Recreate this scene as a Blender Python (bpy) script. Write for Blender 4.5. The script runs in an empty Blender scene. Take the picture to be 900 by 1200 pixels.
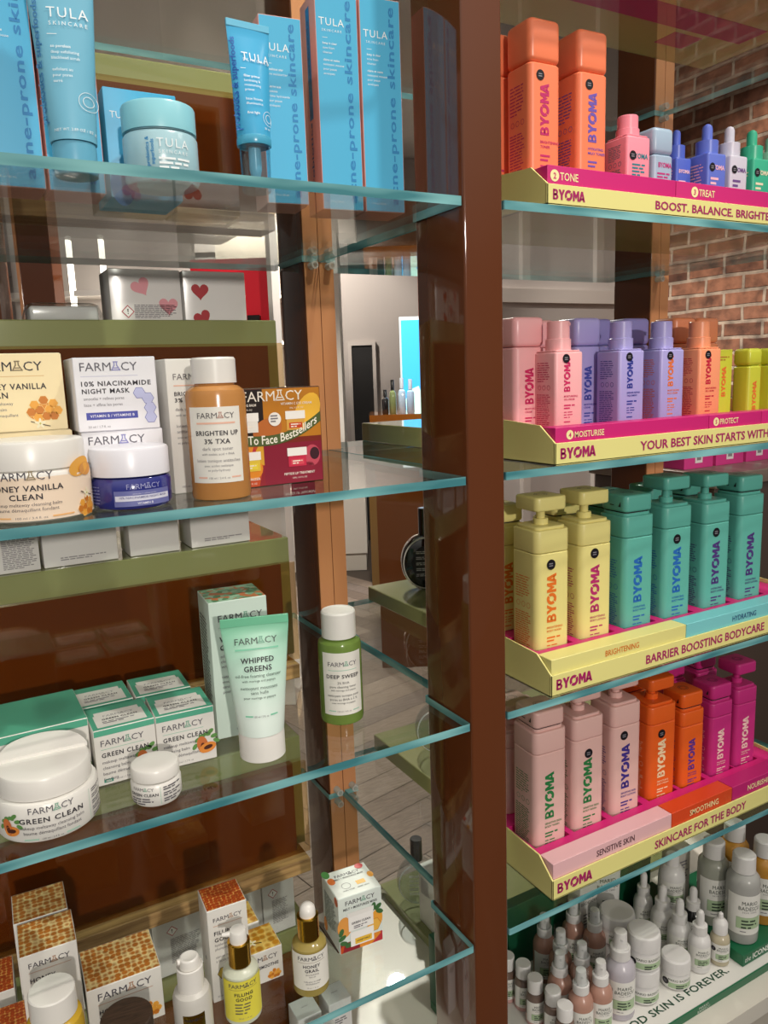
import bpy, math, random
from math import sin, cos, pi, radians, sqrt, atan2
from mathutils import Vector, Matrix
random.seed(7)
SC = bpy.context.scene
COL = SC.collection

# ---------------------------------------------------------------- camera
CAM = Vector((-0.5099192728864125, -0.7208465096735795, 1.5159518176603366))
RT = Vector((0.871070313883985, -0.4899552384903116, -0.034356550262761784))
UP = Vector((0.11483498139106192, 0.13514991860530304, 0.9841480714556597))
FW = Vector((0.4775452180882667, 0.8612075033212855, -0.17398908271540459))
FPX = 914.835839223828          # focal length in pixels of the 900 x 1200 frame
cd = bpy.data.cameras.new('camera'); cam = bpy.data.objects.new('camera', cd); COL.objects.link(cam)
cam.matrix_world = Matrix(((RT.x, UP.x, -FW.x, CAM.x), (RT.y, UP.y, -FW.y, CAM.y), (RT.z, UP.z, -FW.z, CAM.z), (0, 0, 0, 1)))
cd.sensor_fit = 'VERTICAL'; cd.sensor_height = 24.0; cd.sensor_width = 18.0
cd.lens = 24.0 * FPX / 1200.0; cd.clip_start = 0.02; cd.clip_end = 60
SC.camera = cam

# ---------------------------------------------------------------- world, lamps, exposure
WORLD, FRONT, KEY = 0.42, 0.6, 0.62       # shop light all round, front-left glow added to fill box fronts, ceiling spots
wd = bpy.data.worlds.new('world'); SC.world = wd; wd.use_nodes = True
nt = wd.node_tree; bg = nt.nodes['Background']          # the rest of the shop: bright overhead, dimmer towards the floor
tc = nt.nodes.new('ShaderNodeTexCoord'); sx = nt.nodes.new('ShaderNodeSeparateXYZ'); cr = nt.nodes.new('ShaderNodeValToRGB'); mr = nt.nodes.new('ShaderNodeMapRange')
mr.inputs[1].default_value = -1; mr.inputs[2].default_value = 1
nt.links.new(tc.outputs['Generated'], sx.inputs[0]); nt.links.new(sx.outputs['Z'], mr.inputs[0]); nt.links.new(mr.outputs[0], cr.inputs[0]); nt.links.new(cr.outputs[0], bg.inputs[0])
e = cr.color_ramp.elements; e[0].color = (.16, .14, .12, 1); e[1].color = (1.0, .95, .88, 1)
for p_, v_ in ((.45, .14), (.56, .24), (.68, .85)): k_ = e.new(p_); k_.color = (v_, v_ * .95, v_ * .88, 1)
dn = nt.nodes.new('ShaderNodeVectorMath'); dn.operation = 'DOT_PRODUCT'; dn.inputs[1].default_value = Vector((-.45, -.85, .27)).normalized()[:]
m2 = nt.nodes.new('ShaderNodeMapRange'); m2.interpolation_type = 'SMOOTHSTEP'; m2.inputs[1].default_value = -.1; m2.inputs[2].default_value = .95; m2.inputs[4].default_value = FRONT
ad = nt.nodes.new('ShaderNodeMath'); ad.operation = 'ADD'; ad.inputs[1].default_value = WORLD
nt.links.new(tc.outputs['Generated'], dn.inputs[0]); nt.links.new(dn.outputs['Value'], m2.inputs[0]); nt.links.new(m2.outputs[0], ad.inputs[0]); nt.links.new(ad.outputs[0], bg.inputs[1])
SC.view_settings.view_transform = 'Standard'; SC.view_settings.look = 'None'
SC.view_settings.gamma = 1; SC.view_settings.exposure = -0.1; SC.view_settings.use_curve_mapping = False
SC.cycles.transparent_max_bounces = 40; SC.cycles.max_bounces = 10

def spot(loc, target, watts, deg, radius=0.03, col=(1, 0.93, 0.84), blend=0.4):
    l = bpy.data.lights.new('spot_lamp', 'SPOT'); l.energy = watts; l.spot_size = radians(deg); l.spot_blend = blend
    l.shadow_soft_size = radius; l.color = col
    o = bpy.data.objects.new('spot_lamp', l); COL.objects.link(o); o.location = loc
    o.rotation_euler = (Vector(target) - Vector(loc)).to_track_quat('-Z', 'Y').to_euler(); return o
spot((0.28, -0.62, 3.1), (-0.15, 0.1, 1.45), 120 * KEY, 62, 0.03, blend=.9)
spot((1.15, -0.75, 3.1), (0.45, 0.1, 1.4), 75 * KEY, 55, 0.03, blend=.9)
spot((-1.3, -7.6, 2.9), (-0.15, 0.2, 1.62), 1150, 24, 0.14, blend=1.0)  # added far spot, low enough to brighten the boxes under the shelves
spot((-0.75, 0.12, 3.1), (-0.25, 0.25, 1.1), 30, 50, 0.05)
spot((0.30, 0.10, 3.1), (0.10, 0.42, 1.2), 60, 40, 0.05)
spot((1.2, 2.4, 3.2), (1.2, 2.5, 0), 330, 125, 0.05)
spot((1.6, 5.2, 3.2), (2.0, 5.8, 0.6), 330, 125, 0.05)
spot((1.9, 1.0, 3.2), (3.05, 1.7, 1.45), 120, 75, 0.05)

# ---------------------------------------------------------------- helpers
L1, L2, L3, L4, DECK = 1.69973, 1.39829, 1.1, 0.8, 0.49
PW, PD, YB, GT = 0.0526, 0.0987, 0.4291, 0.0096      # post width / depth, front of the rear posts, glass thickness
BAY = 0.757

def ray(x, y): return FW + RT * ((x - 450) / FPX) - UP * ((y - 600) / FPX)
def on_z(x, y, z):
    r = ray(x, y); return CAM + r * ((z - CAM.z) / r.z)
def depth(p): return (Vector(p) - CAM).dot(FW)
def project(p):
    d = Vector(p) - CAM; z = d.dot(FW); return 450 + FPX * d.dot(RT) / z, 600 - FPX * d.dot(UP) / z
def z_at(x, y, py):
    lo, hi = 0.0, 3.0
    for _ in range(50):
        m = (lo + hi) / 2
        if project((x, y, m))[1] > py: lo = m
        else: hi = m
    return lo
def cyl_at(px, py, wpx, ptop, z):      # centre, radius and height of an upright round thing standing on z
    P = on_z(px, py, z); d = P - CAM; d.z = 0; d.normalize()
    r = wpx * depth(P) / FPX / 2; c = P + d * r
    r = wpx * depth(c) / FPX / 2; c = P + d * r
    return c, r, z_at(c.x, c.y, ptop) - z
def face_cam(c, extra=0): return -atan2(c.x - CAM.x, c.y - CAM.y) + radians(extra)

def lin(c):
    c /= 255.0
    return c / 12.92 if c <= 0.04045 else ((c + 0.055) / 1.055) ** 2.4
def rgb(h):
    h = h.lstrip('#'); return tuple(lin(int(h[i:i + 2], 16)) for i in (0, 2, 4)) + (1,)

MATS = {}
def M(h, rough=0.45, metal=0.0, coat=0.0, spec=0.5, emit=0.0, key=None):
    k = key or (h, rough, metal, coat, spec, emit)
    if k in MATS: return MATS[k]
    m = bpy.data.materials.new('finish_' + h.lstrip('#')); m.use_nodes = True
    b = m.node_tree.nodes['Principled BSDF']
    b.inputs['Base Color'].default_value = rgb(h); b.inputs['Roughness'].default_value = rough
    b.inputs['Metallic'].default_value = metal; b.inputs['Coat Weight'].default_value = coat
    b.inputs['Coat Roughness'].default_value = 0.06
    b.inputs['Specular IOR Level'].default_value = spec
    if emit:
        b.inputs['Emission Color'].default_value = rgb(h); b.inputs['Emission Strength'].default_value = emit
    MATS[k] = m; return m

def nodes(name):
    m = bpy.data.materials.new(name); m.use_nodes = True; nt = m.node_tree
    return m, nt, nt.nodes, nt.links, nt.nodes['Principled BSDF']

def clear_glass(name, tint, rough=0.0, ior=1.5, strength=1.0):
    m, nt, N, K, b = nodes(name); N.remove(b)
    t = N.new('ShaderNodeBsdfTransparent'); t.inputs[0].default_value = tint
    g = N.new('ShaderNodeBsdfGlossy'); g.inputs['Roughness'].default_value = rough
    ge = N.new('ShaderNodeNewGeometry'); dt = N.new('ShaderNodeVectorMath'); dt.operation = 'DOT_PRODUCT'
    K.new(ge.outputs['Normal'], dt.inputs[0]); K.new(ge.outputs['Incoming'], dt.inputs[1])
    def mth(op, i0, i1): 
        q = N.new('ShaderNodeMath'); q.operation = op
        for k, i in enumerate((i0, i1)):
            if i is None: continue
            if isinstance(i, (int, float)): q.inputs[k].default_value = i
            else: K.new(i, q.inputs[k])
        return q.outputs[0]
    f0 = ((ior - 1) / (ior + 1)) ** 2
    fr = mth('ADD', mth('MULTIPLY', mth('POWER', mth('SUBTRACT', 1.0, mth('ABSOLUTE', dt.outputs['Value'], None)), 5.0), (1 - f0) * strength), f0 * strength)
    mx = N.new('ShaderNodeMixShader'); out = N['Material Output']
    K.new(fr, mx.inputs[0]); K.new(t.outputs[0], mx.inputs[1]); K.new(g.outputs[0], mx.inputs[2]); K.new(mx.outputs[0], out.inputs[0])
    return m
GLASS = clear_glass('shelf_glass', (0.94, 0.97, 0.955, 1), 0.01)
CLEAR = clear_glass('clear_plastic', (0.93, 0.95, 0.95, 1), 0.03, 1.45)
SMOKE = clear_glass('clear_bottle_glass', (0.80, 0.83, 0.84, 1), 0.01, 1.5)
AMBER = clear_glass('amber_acrylic', (0.90, 0.78, 0.60, 1), 0.02, 1.5)
CAPCLEAR = clear_glass('clear_blue_cap', (0.72, 0.86, 0.92, 1), 0.02, 1.5, 2.5)
FROST = M('#C9CBC6', 0.3, key='frost')

def tint_glass(name, hx, mixd):   # coloured translucent plastic or liquid-filled bottle
    m, nt, N, K, b = nodes(name)
    b.inputs['Base Color'].default_value = rgb(hx); b.inputs['Roughness'].default_value = 0.18
    b.inputs['Subsurface Weight'].default_value = 0.0
    t = N.new('ShaderNodeBsdfTransparent'); t.inputs[0].default_value = rgb(hx)
    mx = N.new('ShaderNodeMixShader'); mx.inputs[0].default_value = mixd
    K.new(t.outputs[0], mx.inputs[1]); K.new(b.outputs[0], mx.inputs[2]); K.new(mx.outputs[0], N['Material Output'].inputs[0])
    return m

def edge_mat():
    m, nt, N, K, b = nodes('glass_edge')
    tc = N.new('ShaderNodeTexCoord'); mp = N.new('ShaderNodeMapping'); mp.inputs['Scale'].default_value = (9, 9, 60)
    n = N.new('ShaderNodeTexNoise'); n.inputs['Scale'].default_value = 1.0; n.inputs['Detail'].default_value = 1
    r = N.new('ShaderNodeValToRGB'); r.color_ramp.elements[0].color = rgb('#3F7C84'); r.color_ramp.elements[1].color = rgb('#86C0C2')  # reflections along the edge painted in as dark and light teal
    r.color_ramp.elements[0].position = .35; r.color_ramp.elements[1].position = .68
    K.new(tc.outputs['Object'], mp.inputs[0]); K.new(mp.outputs[0], n.inputs[0]); K.new(n.outputs[0], r.inputs[0]); K.new(r.outputs[0], b.inputs['Base Color'])
    b.inputs['Roughness'].default_value = 0.12; b.inputs['Specular IOR Level'].default_value = 0.6
    return m
EDGE = edge_mat()

def lacquer(name, hx, rough=0.09, bump=0.02):
    m, nt, N, K, b = nodes(name)
    b.inputs['Base Color'].default_value = rgb(hx); b.inputs['Roughness'].default_value = rough
    b.inputs['Coat Weight'].default_value = 1.0; b.inputs['Coat Roughness'].default_value = 0.03; b.inputs['Coat IOR'].default_value = 1.45; b.inputs['Specular IOR Level'].default_value = 0.15
    tc = N.new('ShaderNodeTexCoord'); n = N.new('ShaderNodeTexNoise'); n.inputs['Scale'].default_value = 22; n.inputs['Detail'].default_value = 2
    bp = N.new('ShaderNodeBump'); bp.inputs['Strength'].default_value = bump; bp.inputs['Distance'].default_value = 0.01
    K.new(tc.outputs['Object'], n.inputs[0]); K.new(n.outputs[0], bp.inputs['Height']); K.new(bp.outputs[0], b.inputs['Normal'])
    return m
POST = lacquer('brown_lacquer', '#5E321A')
COPPER = lacquer('copper_brown_lacquer', '#C98A5E', 0.25, 0.03)  # lighter coppery brown for rear post fronts and edge strips

def wood(name, a, bcol, sc=(2, 30, 30), rough=0.5):
    m, nt, N, K, b = nodes(name)
    tc = N.new('ShaderNodeTexCoord'); mp = N.new('ShaderNodeMapping'); mp.inputs['Scale'].default_value = sc
    n = N.new('ShaderNodeTexNoise'); n.inputs['Scale'].default_value = 3; n.inputs['Detail'].default_value = 5; n.inputs['Distortion'].default_value = 0.6
    r = N.new('ShaderNodeValToRGB'); r.color_ramp.elements[0].color = rgb(a); r.color_ramp.elements[1].color = rgb(bcol)
    r.color_ramp.elements[0].position = .3; r.color_ramp.elements[1].position = .7
    K.new(tc.outputs['Object'], mp.inputs[0]); K.new(mp.outputs[0], n.inputs[0]); K.new(n.outputs[0], r.inputs[0]); K.new(r.outputs[0], b.inputs['Base Color'])
    b.inputs['Roughness'].default_value = rough
    return m
OAK = wood('oak', '#8A6840', '#BE9A64', (4, 60, 60))
DARKWOOD = wood('dark_wood', '#2A1D14', '#4A372A', (20, 200, 200))

def honeycomb(name, ctr, mid, rim, scale=150):
    m, nt, N, K, b = nodes(name)
    tc = N.new('ShaderNodeTexCoord'); mp = N.new('ShaderNodeMapping'); mp.inputs['Rotation'].default_value = (0, 0, 0)
    v = N.new('ShaderNodeTexVoronoi'); v.inputs['Scale'].default_value = scale; v.inputs['Randomness'].default_value = 0.35
    r = N.new('ShaderNodeValToRGB'); e = r.color_ramp.elements
    e[0].color = rgb(mid); e[1].color = rgb(rim); e[1].position = .70
    k = e.new(.30); k.color = rgb(ctr); k = e.new(.50); k.color = rgb(ctr)
    mx = N.new('ShaderNodeMix'); mx.data_type = 'RGBA'; mx.blend_type = 'MULTIPLY'; mx.inputs[0].default_value = .35
    K.new(tc.outputs['Object'], mp.inputs[0]); K.new(mp.outputs[0], v.inputs[0]); K.new(v.outputs['Distance'], r.inputs[0])
    K.new(r.outputs[0], mx.inputs[6]); bw = N.new('ShaderNodeRGBToBW'); K.new(v.outputs['Color'], bw.inputs[0]); K.new(bw.outputs[0], mx.inputs[7]); K.new(mx.outputs[2], b.inputs['Base Color']); b.inputs['Roughness'].default_value = .4
    return m
COMB = honeycomb('golden_honeycomb_print', '#C4782E', '#DDA050', '#F6DC9C', 150)
COMB_RED = honeycomb('amber_honeycomb_print', '#B8481A', '#DC702A', '#F2AE5A', 210)
COMB_HONEY = honeycomb('honey_print', '#C88A22', '#E2A838', '#F2D070', 110)

def speckle(name, cols, scale):
    m, nt, N, K, b = nodes(name)
    tc = N.new('ShaderNodeTexCoord'); v = N.new('ShaderNodeTexVoronoi'); v.inputs['Scale'].default_value = scale
    sp = N.new('ShaderNodeSeparateColor'); r = N.new('ShaderNodeValToRGB'); r.color_ramp.interpolation = 'CONSTANT'
    e = r.color_ramp.elements; e[0].color = rgb(cols[0]); e[1].color = rgb(cols[1]); e[1].position = 1 / len(cols)
    for i, c in enumerate(cols[2:], 2): k = e.new(i / len(cols)); k.color = rgb(c)
    K.new(tc.outputs['Object'], v.inputs[0]); K.new(v.outputs['Color'], sp.inputs[0]); K.new(sp.outputs[0], r.inputs[0]); K.new(r.outputs[0], b.inputs['Base Color']); b.inputs['Roughness'].default_value = .4
    return m
LEAFPRINT = speckle('papaya_leaf_print', ['#4E8A5A', '#9CC8A8', '#C8703A', '#78B08C'], 150)
FRUITPRINT = speckle('fruit_collage_print', ['#C04A1E', '#E08A28', '#8E1E2A', '#D8A030', '#B8303A'], 45)

# ---------------------------------------------------------------- mesh builder
class MB:
    def __init__(s): s.v = []; s.f = []; s.mi = []; s.mats = []
    def slot(s, m):
        if m not in s.mats: s.mats.append(m)
        return s.mats.index(m)
    def add(s, vs, fs, m):
        b = len(s.v); k = s.slot(m); s.v.extend(tuple(v) for v in vs)
        for f in fs: s.f.append(tuple(b + i for i in f)); s.mi.append(k)
    def quad(s, a, b, c, d, m): s.add([a, b, c, d], [(0, 1, 2, 3)], m)
    def box(s, x0, x1, y0, y1, z0, z1, m, bev=0.0):
        if bev <= 0:
            v = [(x, y, z) for z in (z0, z1) for y in (y0, y1) for x in (x0, x1)]
            s.add(v, [(0, 2, 3, 1), (4, 5, 7, 6), (0, 1, 5, 4), (2, 6, 7, 3), (0, 4, 6, 2), (1, 3, 7, 5)], m); return
        s.rbox((x0 + x1) / 2, (y0 + y1) / 2, z0, x1 - x0, y1 - y0, z1 - z0, bev, bev, m, 2)
    def rbox(s, cx, cy, z0, w, d, h, r, bev, m, n=4, mtop=None):
        rings = []
        def ring(ins, z): return [(cx + x, cy + y, z) for x, y in rrect(w - 2 * ins, d - 2 * ins, max(r - ins, .0002), n)]
        st = 3 if bev > .002 else 1
        for i in range(st + 1):
            a = pi / 2 * i / st; rings.append(ring(bev * (1 - sin(a)), z0 + bev * (1 - cos(a))))
        for i in range(st + 1):
            a = pi / 2 * i / st; rings.append(ring(bev * (1 - cos(a)), z0 + h - bev * (1 - sin(a))))
        s.loft(rings, m, mtop=mtop)
    def loft(s, rings, m, caps=True, mtop=None):
        n = len(rings[0]); vs = [p for r in rings for p in r]; fs = []
        for i in range(len(rings) - 1):
            for j in range(n):
                k = (j + 1) % n; fs.append((i * n + j, i * n + k, (i + 1) * n + k, (i + 1) * n + j))
        if caps: fs.append(tuple(reversed(range(n))))
        s.add(vs, fs, m)
        if caps:
            b = len(s.v) - n; s.f.append(tuple(range(b, b + n))); s.mi.append(s.slot(mtop or m))
    def lathe(s, prof, m, n=36, cx=0, cy=0, caps=True):
        rings = [[(cx + r * sin(2 * pi * j / n), cy - r * cos(2 * pi * j / n), z) for j in range(n)] for r, z in prof]
        s.loft(rings, m, caps)
    def tube(s, a, b, r, m, n=12, r2=None):
        a, b = Vector(a), Vector(b); d = (b - a).normalized(); u = d.orthogonal().normalized(); w = d.cross(u); r2 = r if r2 is None else r2
        s.loft([[a + (u * cos(t) + w * sin(t)) * r for t in [2 * pi * j / n for j in range(n)]],
                [b + (u * cos(t) + w * sin(t)) * r2 for t in [2 * pi * j / n for j in range(n)]]], m)
    def build(s, name, parent=None, loc=(0, 0, 0), rz=0, sharp=32):
        me = bpy.data.meshes.new(name); me.from_pydata(s.v, [], s.f)
        for m in s.mats: me.materials.append(m)
        me.polygons.foreach_set('material_index', s.mi); me.polygons.foreach_set('use_smooth', [True] * len(s.f))
        me.update(); me.set_sharp_from_angle(angle=radians(sharp))
        o = bpy.data.objects.new(name, me); COL.objects.link(o); o.location = loc; o.rotation_euler = (0, 0, rz)
        if parent: o.parent = parent
        return o

def rrect(w, d, r, n=4):
    r = min(r, w / 2 - 1e-5, d / 2 - 1e-5); pts = []
    for cx, cy, a0 in ((w / 2 - r, -d / 2 + r, -90), (w / 2 - r, d / 2 - r, 0), (-w / 2 + r, d / 2 - r, 90), (-w / 2 + r, -d / 2 + r, 180)):
        for i in range(n + 1):
            a = radians(a0 + 90 * i / n); pts.append((cx + r * cos(a), cy + r * sin(a)))
    return pts

def tag(o, label, cat, group=None, kind=None):
    o['label'] = label; o['category'] = cat
    if group: o['group'] = group
    if kind: o['kind'] = kind
    return o
def thing(name, label, cat, loc, rz=0, group=None):
    o = bpy.data.objects.new(name, None); COL.objects.link(o); o.location = loc; o.rotation_euler = (0, 0, rz); o.empty_display_size = .02
    return tag(o, label, cat, group)
def structure(o): o['kind'] = 'structure'; return o

# ---------------------------------------------------------------- lettering
TXT = {}
def glyphs(t, bold=0.0, spacing=1.0, shear=0.0):
    k = (t, bold, spacing, shear)
    if k in TXT: return TXT[k]
    cu = bpy.data.curves.new('lettering', 'FONT'); cu.body = t; cu.size = 1; cu.resolution_u = 2; cu.offset = bold
    cu.space_character = spacing; cu.shear = shear; cu.fill_mode = 'FRONT' if False else cu.fill_mode
    ob = bpy.data.objects.new('lettering', cu); me = ob.to_mesh()
    vs = [(v.co.x, v.co.y) for v in me.vertices]; fs = [tuple(p.vertices) for p in me.polygons]
    ob.to_mesh_clear(); bpy.data.objects.remove(ob); bpy.data.curves.remove(cu)
    xs = [v[0] for v in vs] or [0]
    TXT[k] = (vs, fs, min(xs), max(xs)); return TXT[k]

class Print:
    """Ink on a surface: f(u, v, lift) gives the 3D point."""
    def __init__(s, mb, f, rot=0): s.mb = mb; s.f = f; s.rot = rot
    def text(s, t, u, v, h, m, bold=0.0, align='C', spacing=1.0, width=None, rot=0, lift=.00035, shear=0.0, sx=1.0):
        vs, fs, x0, x1 = glyphs(t, bold, spacing, shear); k = h / 0.72
        kx = k * sx if width is None else width / max(x1 - x0, 1e-6)
        off = {'C': (x0 + x1) / 2, 'L': x0, 'R': x1}[align]; c, sn = cos(rot), sin(rot); P = []
        for x, y in vs:
            a, b = (x - off) * kx, y * k
            P.append(s.f(u + a * c - b * sn, v + a * sn + b * c, lift))
        s.mb.add(P, fs, m)
    def rect(s, u0, v0, u1, v1, m, lift=.0002, n=1):
        vs = []; fs = []; n = max(n, min(24, int(abs(u1 - u0) / .003)))
        for i in range(n + 1):
            u = u0 + (u1 - u0) * i / n; vs += [s.f(u, v0, lift), s.f(u, v1, lift)]
        for i in range(n): fs.append((2 * i, 2 * i + 2, 2 * i + 3, 2 * i + 1))
        s.mb.add(vs, fs, m)
    def poly(s, pts, m, lift=.0003): s.mb.add([s.f(u, v, lift) for u, v in pts], [tuple(range(len(pts)))], m)
    def ell(s, u, v, a, b, m, lift=.0003, rot=0, n=18):
        c, sn = cos(rot), sin(rot)
        s.poly([(u + a * cos(t) * c - b * sin(t) * sn, v + a * cos(t) * sn + b * sin(t) * c) for t in [2 * pi * i / n for i in range(n)]], m, lift)
    def hexa(s, u, v, r, m, rim=None, lift=.0003):
        if rim: s.poly([(u + r * 1.1 * cos(pi / 3 * i), v + r * 1.1 * sin(pi / 3 * i)) for i in range(6)], rim, lift)
        s.poly([(u + r * cos(pi / 3 * i), v + r * sin(pi / 3 * i)) for i in range(6)], m, lift + .00008)
    def micro(s, u, v, w, n, lh, m, align='L', fill=.5, last=.6, seed=0, lift=.0003):   # rows of print too small to read
        rnd = random.Random(seed * 131 + n)
        for i in range(n):
            ww = w * (last if i == n - 1 else rnd.uniform(.8, 1)); x = u - (ww / 2 if align == 'C' else 0); end = x + ww; y = v - i * lh
            while x < end - lh * .4:
                l = min(rnd.uniform(1.2, 4) * lh, end - x); s.rect(x, y, x + l, y + lh * fill, m, lift); x += l + lh * .45
    def ring(s, u, v, r, t, m, n=20, lift=.0003):
        vs = []; fs = []
        for i in range(n):
            a = 2 * pi * i / n; vs += [s.f(u + r * cos(a), v + r * sin(a), lift), s.f(u + (r - t) * cos(a), v + (r - t) * sin(a), lift)]
        for i in range(n): j = (i + 1) % n; fs.append((2 * i, 2 * j, 2 * j + 1, 2 * i + 1))
        s.mb.add(vs, fs, m)
    def line(s, a, b, t, m, lift=.0003):
        d = Vector((b[0] - a[0], b[1] - a[1])); q = Vector((-d.y, d.x)).normalized() * t / 2
        s.poly([(a[0] + q.x, a[1] + q.y), (a[0] - q.x, a[1] - q.y), (b[0] - q.x, b[1] - q.y), (b[0] + q.x, b[1] + q.y)], m, lift)
    def heart(s, u, v, r, m, rot=0):
        pts = []
        for i in range(26):
            t = 2 * pi * i / 26; x = 16 * sin(t) ** 3; y = 13 * cos(t) - 5 * cos(2 * t) - 2 * cos(3 * t) - cos(4 * t)
            x, y = x * r / 16, y * r / 16; pts.append((u + x * cos(rot) - y * sin(rot), v + x * sin(rot) + y * cos(rot)))
        s.poly(pts, m)
    def warning(s, u, v, r):
        s.poly([(u + r, v), (u, v + r), (u - r, v), (u, v - r)], M('#B03A48'), .0003)
        q = r * .82; s.poly([(u + q, v), (u, v + q), (u - q, v), (u, v - q)], M('#F4F2EE'), .0004)
        s.poly([(u - .1 * r, v + .4 * r), (u - .05 * r, v - .1 * r), (u + .05 * r, v - .1 * r), (u + .1 * r, v + .4 * r)], M('#222222'), .0005); s.ell(u, v - .3 * r, r * .09, r * .09, M('#222222'), .0005, n=8)
    def farm(s, u, v, w, m, flask=None, t=None):   # spaced thin capitals with a little flask for the second A
        h = w * .155; s.text('FARM', u - w / 2, v, h, m, .0, 'L', width=w * .535)
        fx = u + w * .12; fl = flask or m; q = t or h * .13
        s.line((fx - h * .5, v + q / 2), (fx + h * .5, v + q / 2), q, fl); s.line((fx - h * .5, v), (fx - h * .14, v + h * .62), q, fl); s.line((fx + h * .5, v), (fx + h * .14, v + h * .62), q, fl)
        s.line((fx - h * .14, v + h * .55), (fx - h * .14, v + h), q, fl); s.line((fx + h * .14, v + h * .55), (fx + h * .14, v + h), q, fl); s.line((fx - h * .3, v + h * .3), (fx + h * .3, v + h * .3), q, fl); s.line((fx - h * .28, v + h), (fx + h * .28, v + h), q, fl)
        s.text('CY', u + w / 2, v, h, m, .0, 'R', width=w * .285)
    def papaya(s, u, v, k):
        for a, b, t in ((-.6, .9, .4), (.3, 1.3, -.3), (.9, 1.0, .2), (1.1, .5, -.5), (-.9, .3, .9), (.6, 1.5, .6), (-.2, 1.2, 0)): s.ell(u + a * k, v + b * k, .33 * k, .2 * k, M('#5E8F4A'), .0003, t, 10)
        s.ell(u - .2 * k, v + .35 * k, .5 * k, .85 * k, M('#C9703A'), .0004, .15); s.ell(u - .15 * k, v + .15 * k, .22 * k, .4 * k, M('#5A2416'), .00046, .15)
        s.ell(u + .25 * k, v, .8 * k, .48 * k, M('#E08A38'), .0005, .2); s.ell(u + .3 * k, v + .03 * k, .42 * k, .2 * k, M('#4A2012'), .00058, .2)
    def honey(s, u, v, k):
        s.ell(u, v - .1 * k, .9 * k, .5 * k, M('#D98A2A'), .0003, .1); 
        for i, (a, b) in enumerate(((-.5, .3), (0, .55), (.5, .35), (-.25, .0), (.28, .02), (-.7, -.1), (.72, -.05), (.1, -.35), (-.35, -.4), (.5, -.35))): s.hexa(u + a * k, v + b * k, .26 * k, M(('#E8A23A', '#C8761E')[i % 2]), M('#F4D48A'), .0004)
    def vanilla(s, u, v, k):
        for i in range(5): t = pi * 2 * i / 5 + .3; s.ell(u + .45 * k * cos(t), v + .45 * k * sin(t), .45 * k, .2 * k, M('#F0E8C8'), .0006, t, 10)
        s.ell(u, v, .16 * k, .16 * k, M('#C8C05A'), .0007, 0, 8)
        s.line((u - 1.4 * k, v + .4 * k), (u - .2 * k, v), .14 * k, M('#2A1A14'), .00055); s.line((u + .1 * k, v - .1 * k), (u + 1.5 * k, v - .5 * k), .14 * k, M('#2A1A14'), .00055)

def f_front(w, d): return lambda u, v, l: (u, -d / 2 - l, v)
def f_left(w, d): return lambda u, v, l: (-w / 2 - l, -u, v)
def f_top(h): return lambda u, v, l: (u, v, h + l)
def f_cyl(r): return lambda u, v, l: ((r + l) * sin(u / r), -(r + l) * cos(u / r), v)

INK = M('#2B2730', .6); GREY = M('#77737A', .6)
WHITE = M('#EDEAE4', .35); PAPER = M('#E0DDD7', .5); CAPWHITE = M('#E3E0DA', .3); LABEL = M('#E6E3DA', .5)
GOLD = M('#C79A3C', .18, 1.0); STICK = M('#15131A', .35)

def sticker(p, u, v, r):
    p.ell(u, v, r, r, STICK, .0006, n=24)
    for k in (-.32, .1): p.rect(u - r * .5, v + k * r, u + r * .4, v + k * r + r * .18, M('#8A8890'), .0008)

def carton(name, label, cat, loc, rz, w, d, h, side, front=None, top=None, group=None, art=None, bev=.0008):
    """A folded-card carton as one mesh; front at -Y. art(front, left, top) prints on it."""
    mb = MB(); front = front or side; top = top or side
    mb.rbox(0, 0, 0, w, d, h, bev, bev, side, 2, mtop=top)
    f = Print(mb, f_front(w, d)); l = Print(mb, f_left(w, d)); t = Print(mb, f_top(h))
    if front is not side: f.rect(-w / 2 + bev, bev, w / 2 - bev, h - bev, front, .0001)
    t.line((-w / 2 + .001, d / 2 - .0012), (w / 2 - .001, d / 2 - .0012), .0005, M('#9C968C', .6), .00015)      # tuck flap seam
    if art: art(f, l, t)
    return tag(mb.build(name, None, loc, rz), label, cat, group)

# ================================================================ THE ROOM
def floor():
    mb = MB(); mats = [wood('floor_plank', a, b, (6, 50, 1), .45) for a, b in (('#6A5B50', '#8A7A6D'), ('#5E5047', '#7D6E62'), ('#766759', '#94857A'), ('#675A52', '#857870'))]
    under = M('#4A4038', .6)
    mb.quad((-4, -3, -.004), (7, -3, -.004), (7, 9, -.004), (-4, 9, -.004), under)
    Lp, Wp, g = .60, .12, .0015; c, s = cos(radians(12)), sin(radians(12)); rnd = random.Random(3)
    for i in range(-4, 38):
        for j in range(-2, 8):
            ox = i * Wp; oy = i * Wp; ox += j * 2 * Lp - 6 * 0; oy += 0
            for x0, y0, w, h in ((ox - i * 0, oy, Lp, Wp), (ox + Lp - Wp * 0, oy - Lp + Wp, Wp, Lp)):
                pts = [(x0 + g, y0 + g), (x0 + w - g, y0 + g), (x0 + w - g, y0 + h - g), (x0 + g, y0 + h - g)]
                P = [((x - 3.2) * c - (y - 1.2) * s + .8, (x - 3.2) * s + (y - 1.2) * c + 1.0, 0) for x, y in pts]
                if -.8 < P[0][0] < 4.2 and .3 < P[0][1] < 6.5: mb.add(P, [(0, 1, 2, 3)], rnd.choice(mats))
    structure(mb.build('floor'))
floor()

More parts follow.
